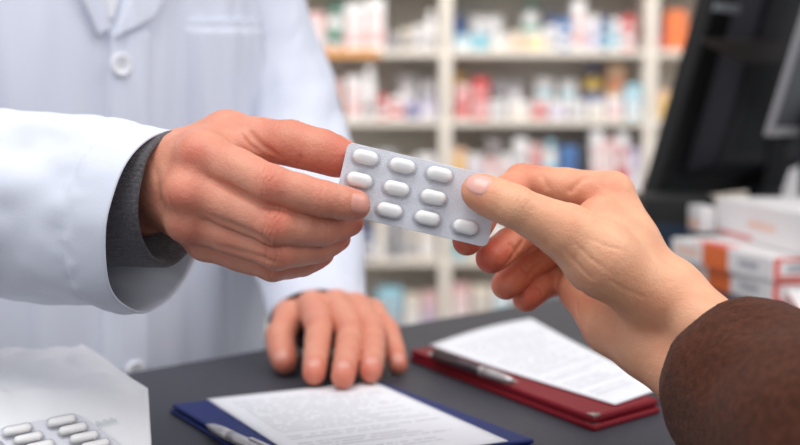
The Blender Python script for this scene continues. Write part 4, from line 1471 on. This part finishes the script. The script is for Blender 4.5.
b = [bm.verts.new(mt @ Vector((p.x, p.y, .0545))) for p in rg]
bm.faces.new(a); bm.faces.new(b[::-1])
for i in range(4): bm.faces.new((a[i], a[(i + 1) % 4], b[(i + 1) % 4], b[i]))
from_bm('cover_ridge', bm, M['brownblack'], t)
lg0, lg1 = on_back(714, 11, .057), on_back(741, 5, .057)
part('badge', [((lg0.x, min(lg0.y, lg1.y), .0540), (lg1.x, min(lg0.y, lg1.y) + .011, .0575))], M['logo'], .001)
part('connector_box', [((.22, .10, .05), (.28, .19, .066))], M['black'], .003)
# stand: neck from the rear cover down to a foot
foot_c = org + u * .24 + n_ * .03
foot = Vector((foot_c.x + .02, foot_c.y, 1.0))
bm = bmesh.new()
att = mt @ Vector((.2, .14, .05))
xx = u
for s0, s1, hw in ((Vector((foot.x, foot.y, 1.012)), Vector((foot.x, foot.y, 1.10)), .035), (Vector((foot.x, foot.y, 1.09)), att, .03)):
    dd = (s1 - s0).normalized(); yy_ = xx.cross(dd).normalized()
    bx(bm, (-hw, -.012, 0), (hw, .012, (s1 - s0).length), frame_mtx(s0, xx, yy_, dd), bevel=.004)
from_bm('stand_neck', bm, M['black'], t)
bm = bmesh.new()
lathe(bm, [(.075, 0.0003), (.078, .006), (.07, .014), (.04, .022)], 40, Matrix.Translation((foot.x, foot.y, 1.0)))
from_bm('stand_foot', bm, M['black'], t)

# second, silver edged screen to the right
org2 = P(765, 136, 1400)
t2, mt, part2, u2, v2, n2 = monitor('silver framed screen cut off by the right edge of the photo', org2, math.radians(50), math.radians(16), .34, .30, .03)
def mk2(nm, boxes, m, bev=.002):
    bm = bmesh.new()
    for lo_, hi_ in boxes: bx(bm, lo_, hi_, mt, bevel=bev)
    return from_bm(nm, bm, m, t2)
mk2('frame', [((0, 0, -.003), (.009, .30, .005)), ((.331, 0, -.003), (.34, .30, .005)), ((.0092, 0, -.003), (.3308, .012, .005)), ((.0092, .288, -.003), (.3308, .30, .005))], M['silver'])
mk2('rear_panel', [((.0092, .0122, -.002), (.3308, .2878, .004))], M['black2'])
f2 = org2 + u2 * .12
bm = bmesh.new()
bx(bm, (-.03, -.01, 0), (.03, .01, f2.z - 1.0 + .05), frame_mtx(Vector((f2.x + .02, f2.y, 1.0)), u2, Vector((u2.y, -u2.x, 0)), Vector((0, 0, 1))), bevel=.004)
from_bm('stand_neck', bm, M['black'], t2)
bm = bmesh.new(); lathe(bm, [(.08, 0.0003), (.082, .006), (.07, .012)], 32, Matrix.Translation((f2.x + .02, f2.y, 1.0)))
from_bm('stand_foot', bm, M['black'], t2)

# added black box in place of the dark stand base below the monitor
filler = thing('dark_filler_box', 'low black box added in place of the stand base under the computer monitor', 'filler', (.375, 1.515, 1.0))
bm = bmesh.new(); bx(bm, (.330, 1.49, 1.0003), (.425, 1.565, 1.099), bevel=.006); from_bm('filler_body', bm, M['black'], filler)
bm = bmesh.new(); bx(bm, (.340, 1.4885, 1.012), (.412, 1.4898, 1.06)); from_bm('filler_front', bm, M['navycloth'], filler)
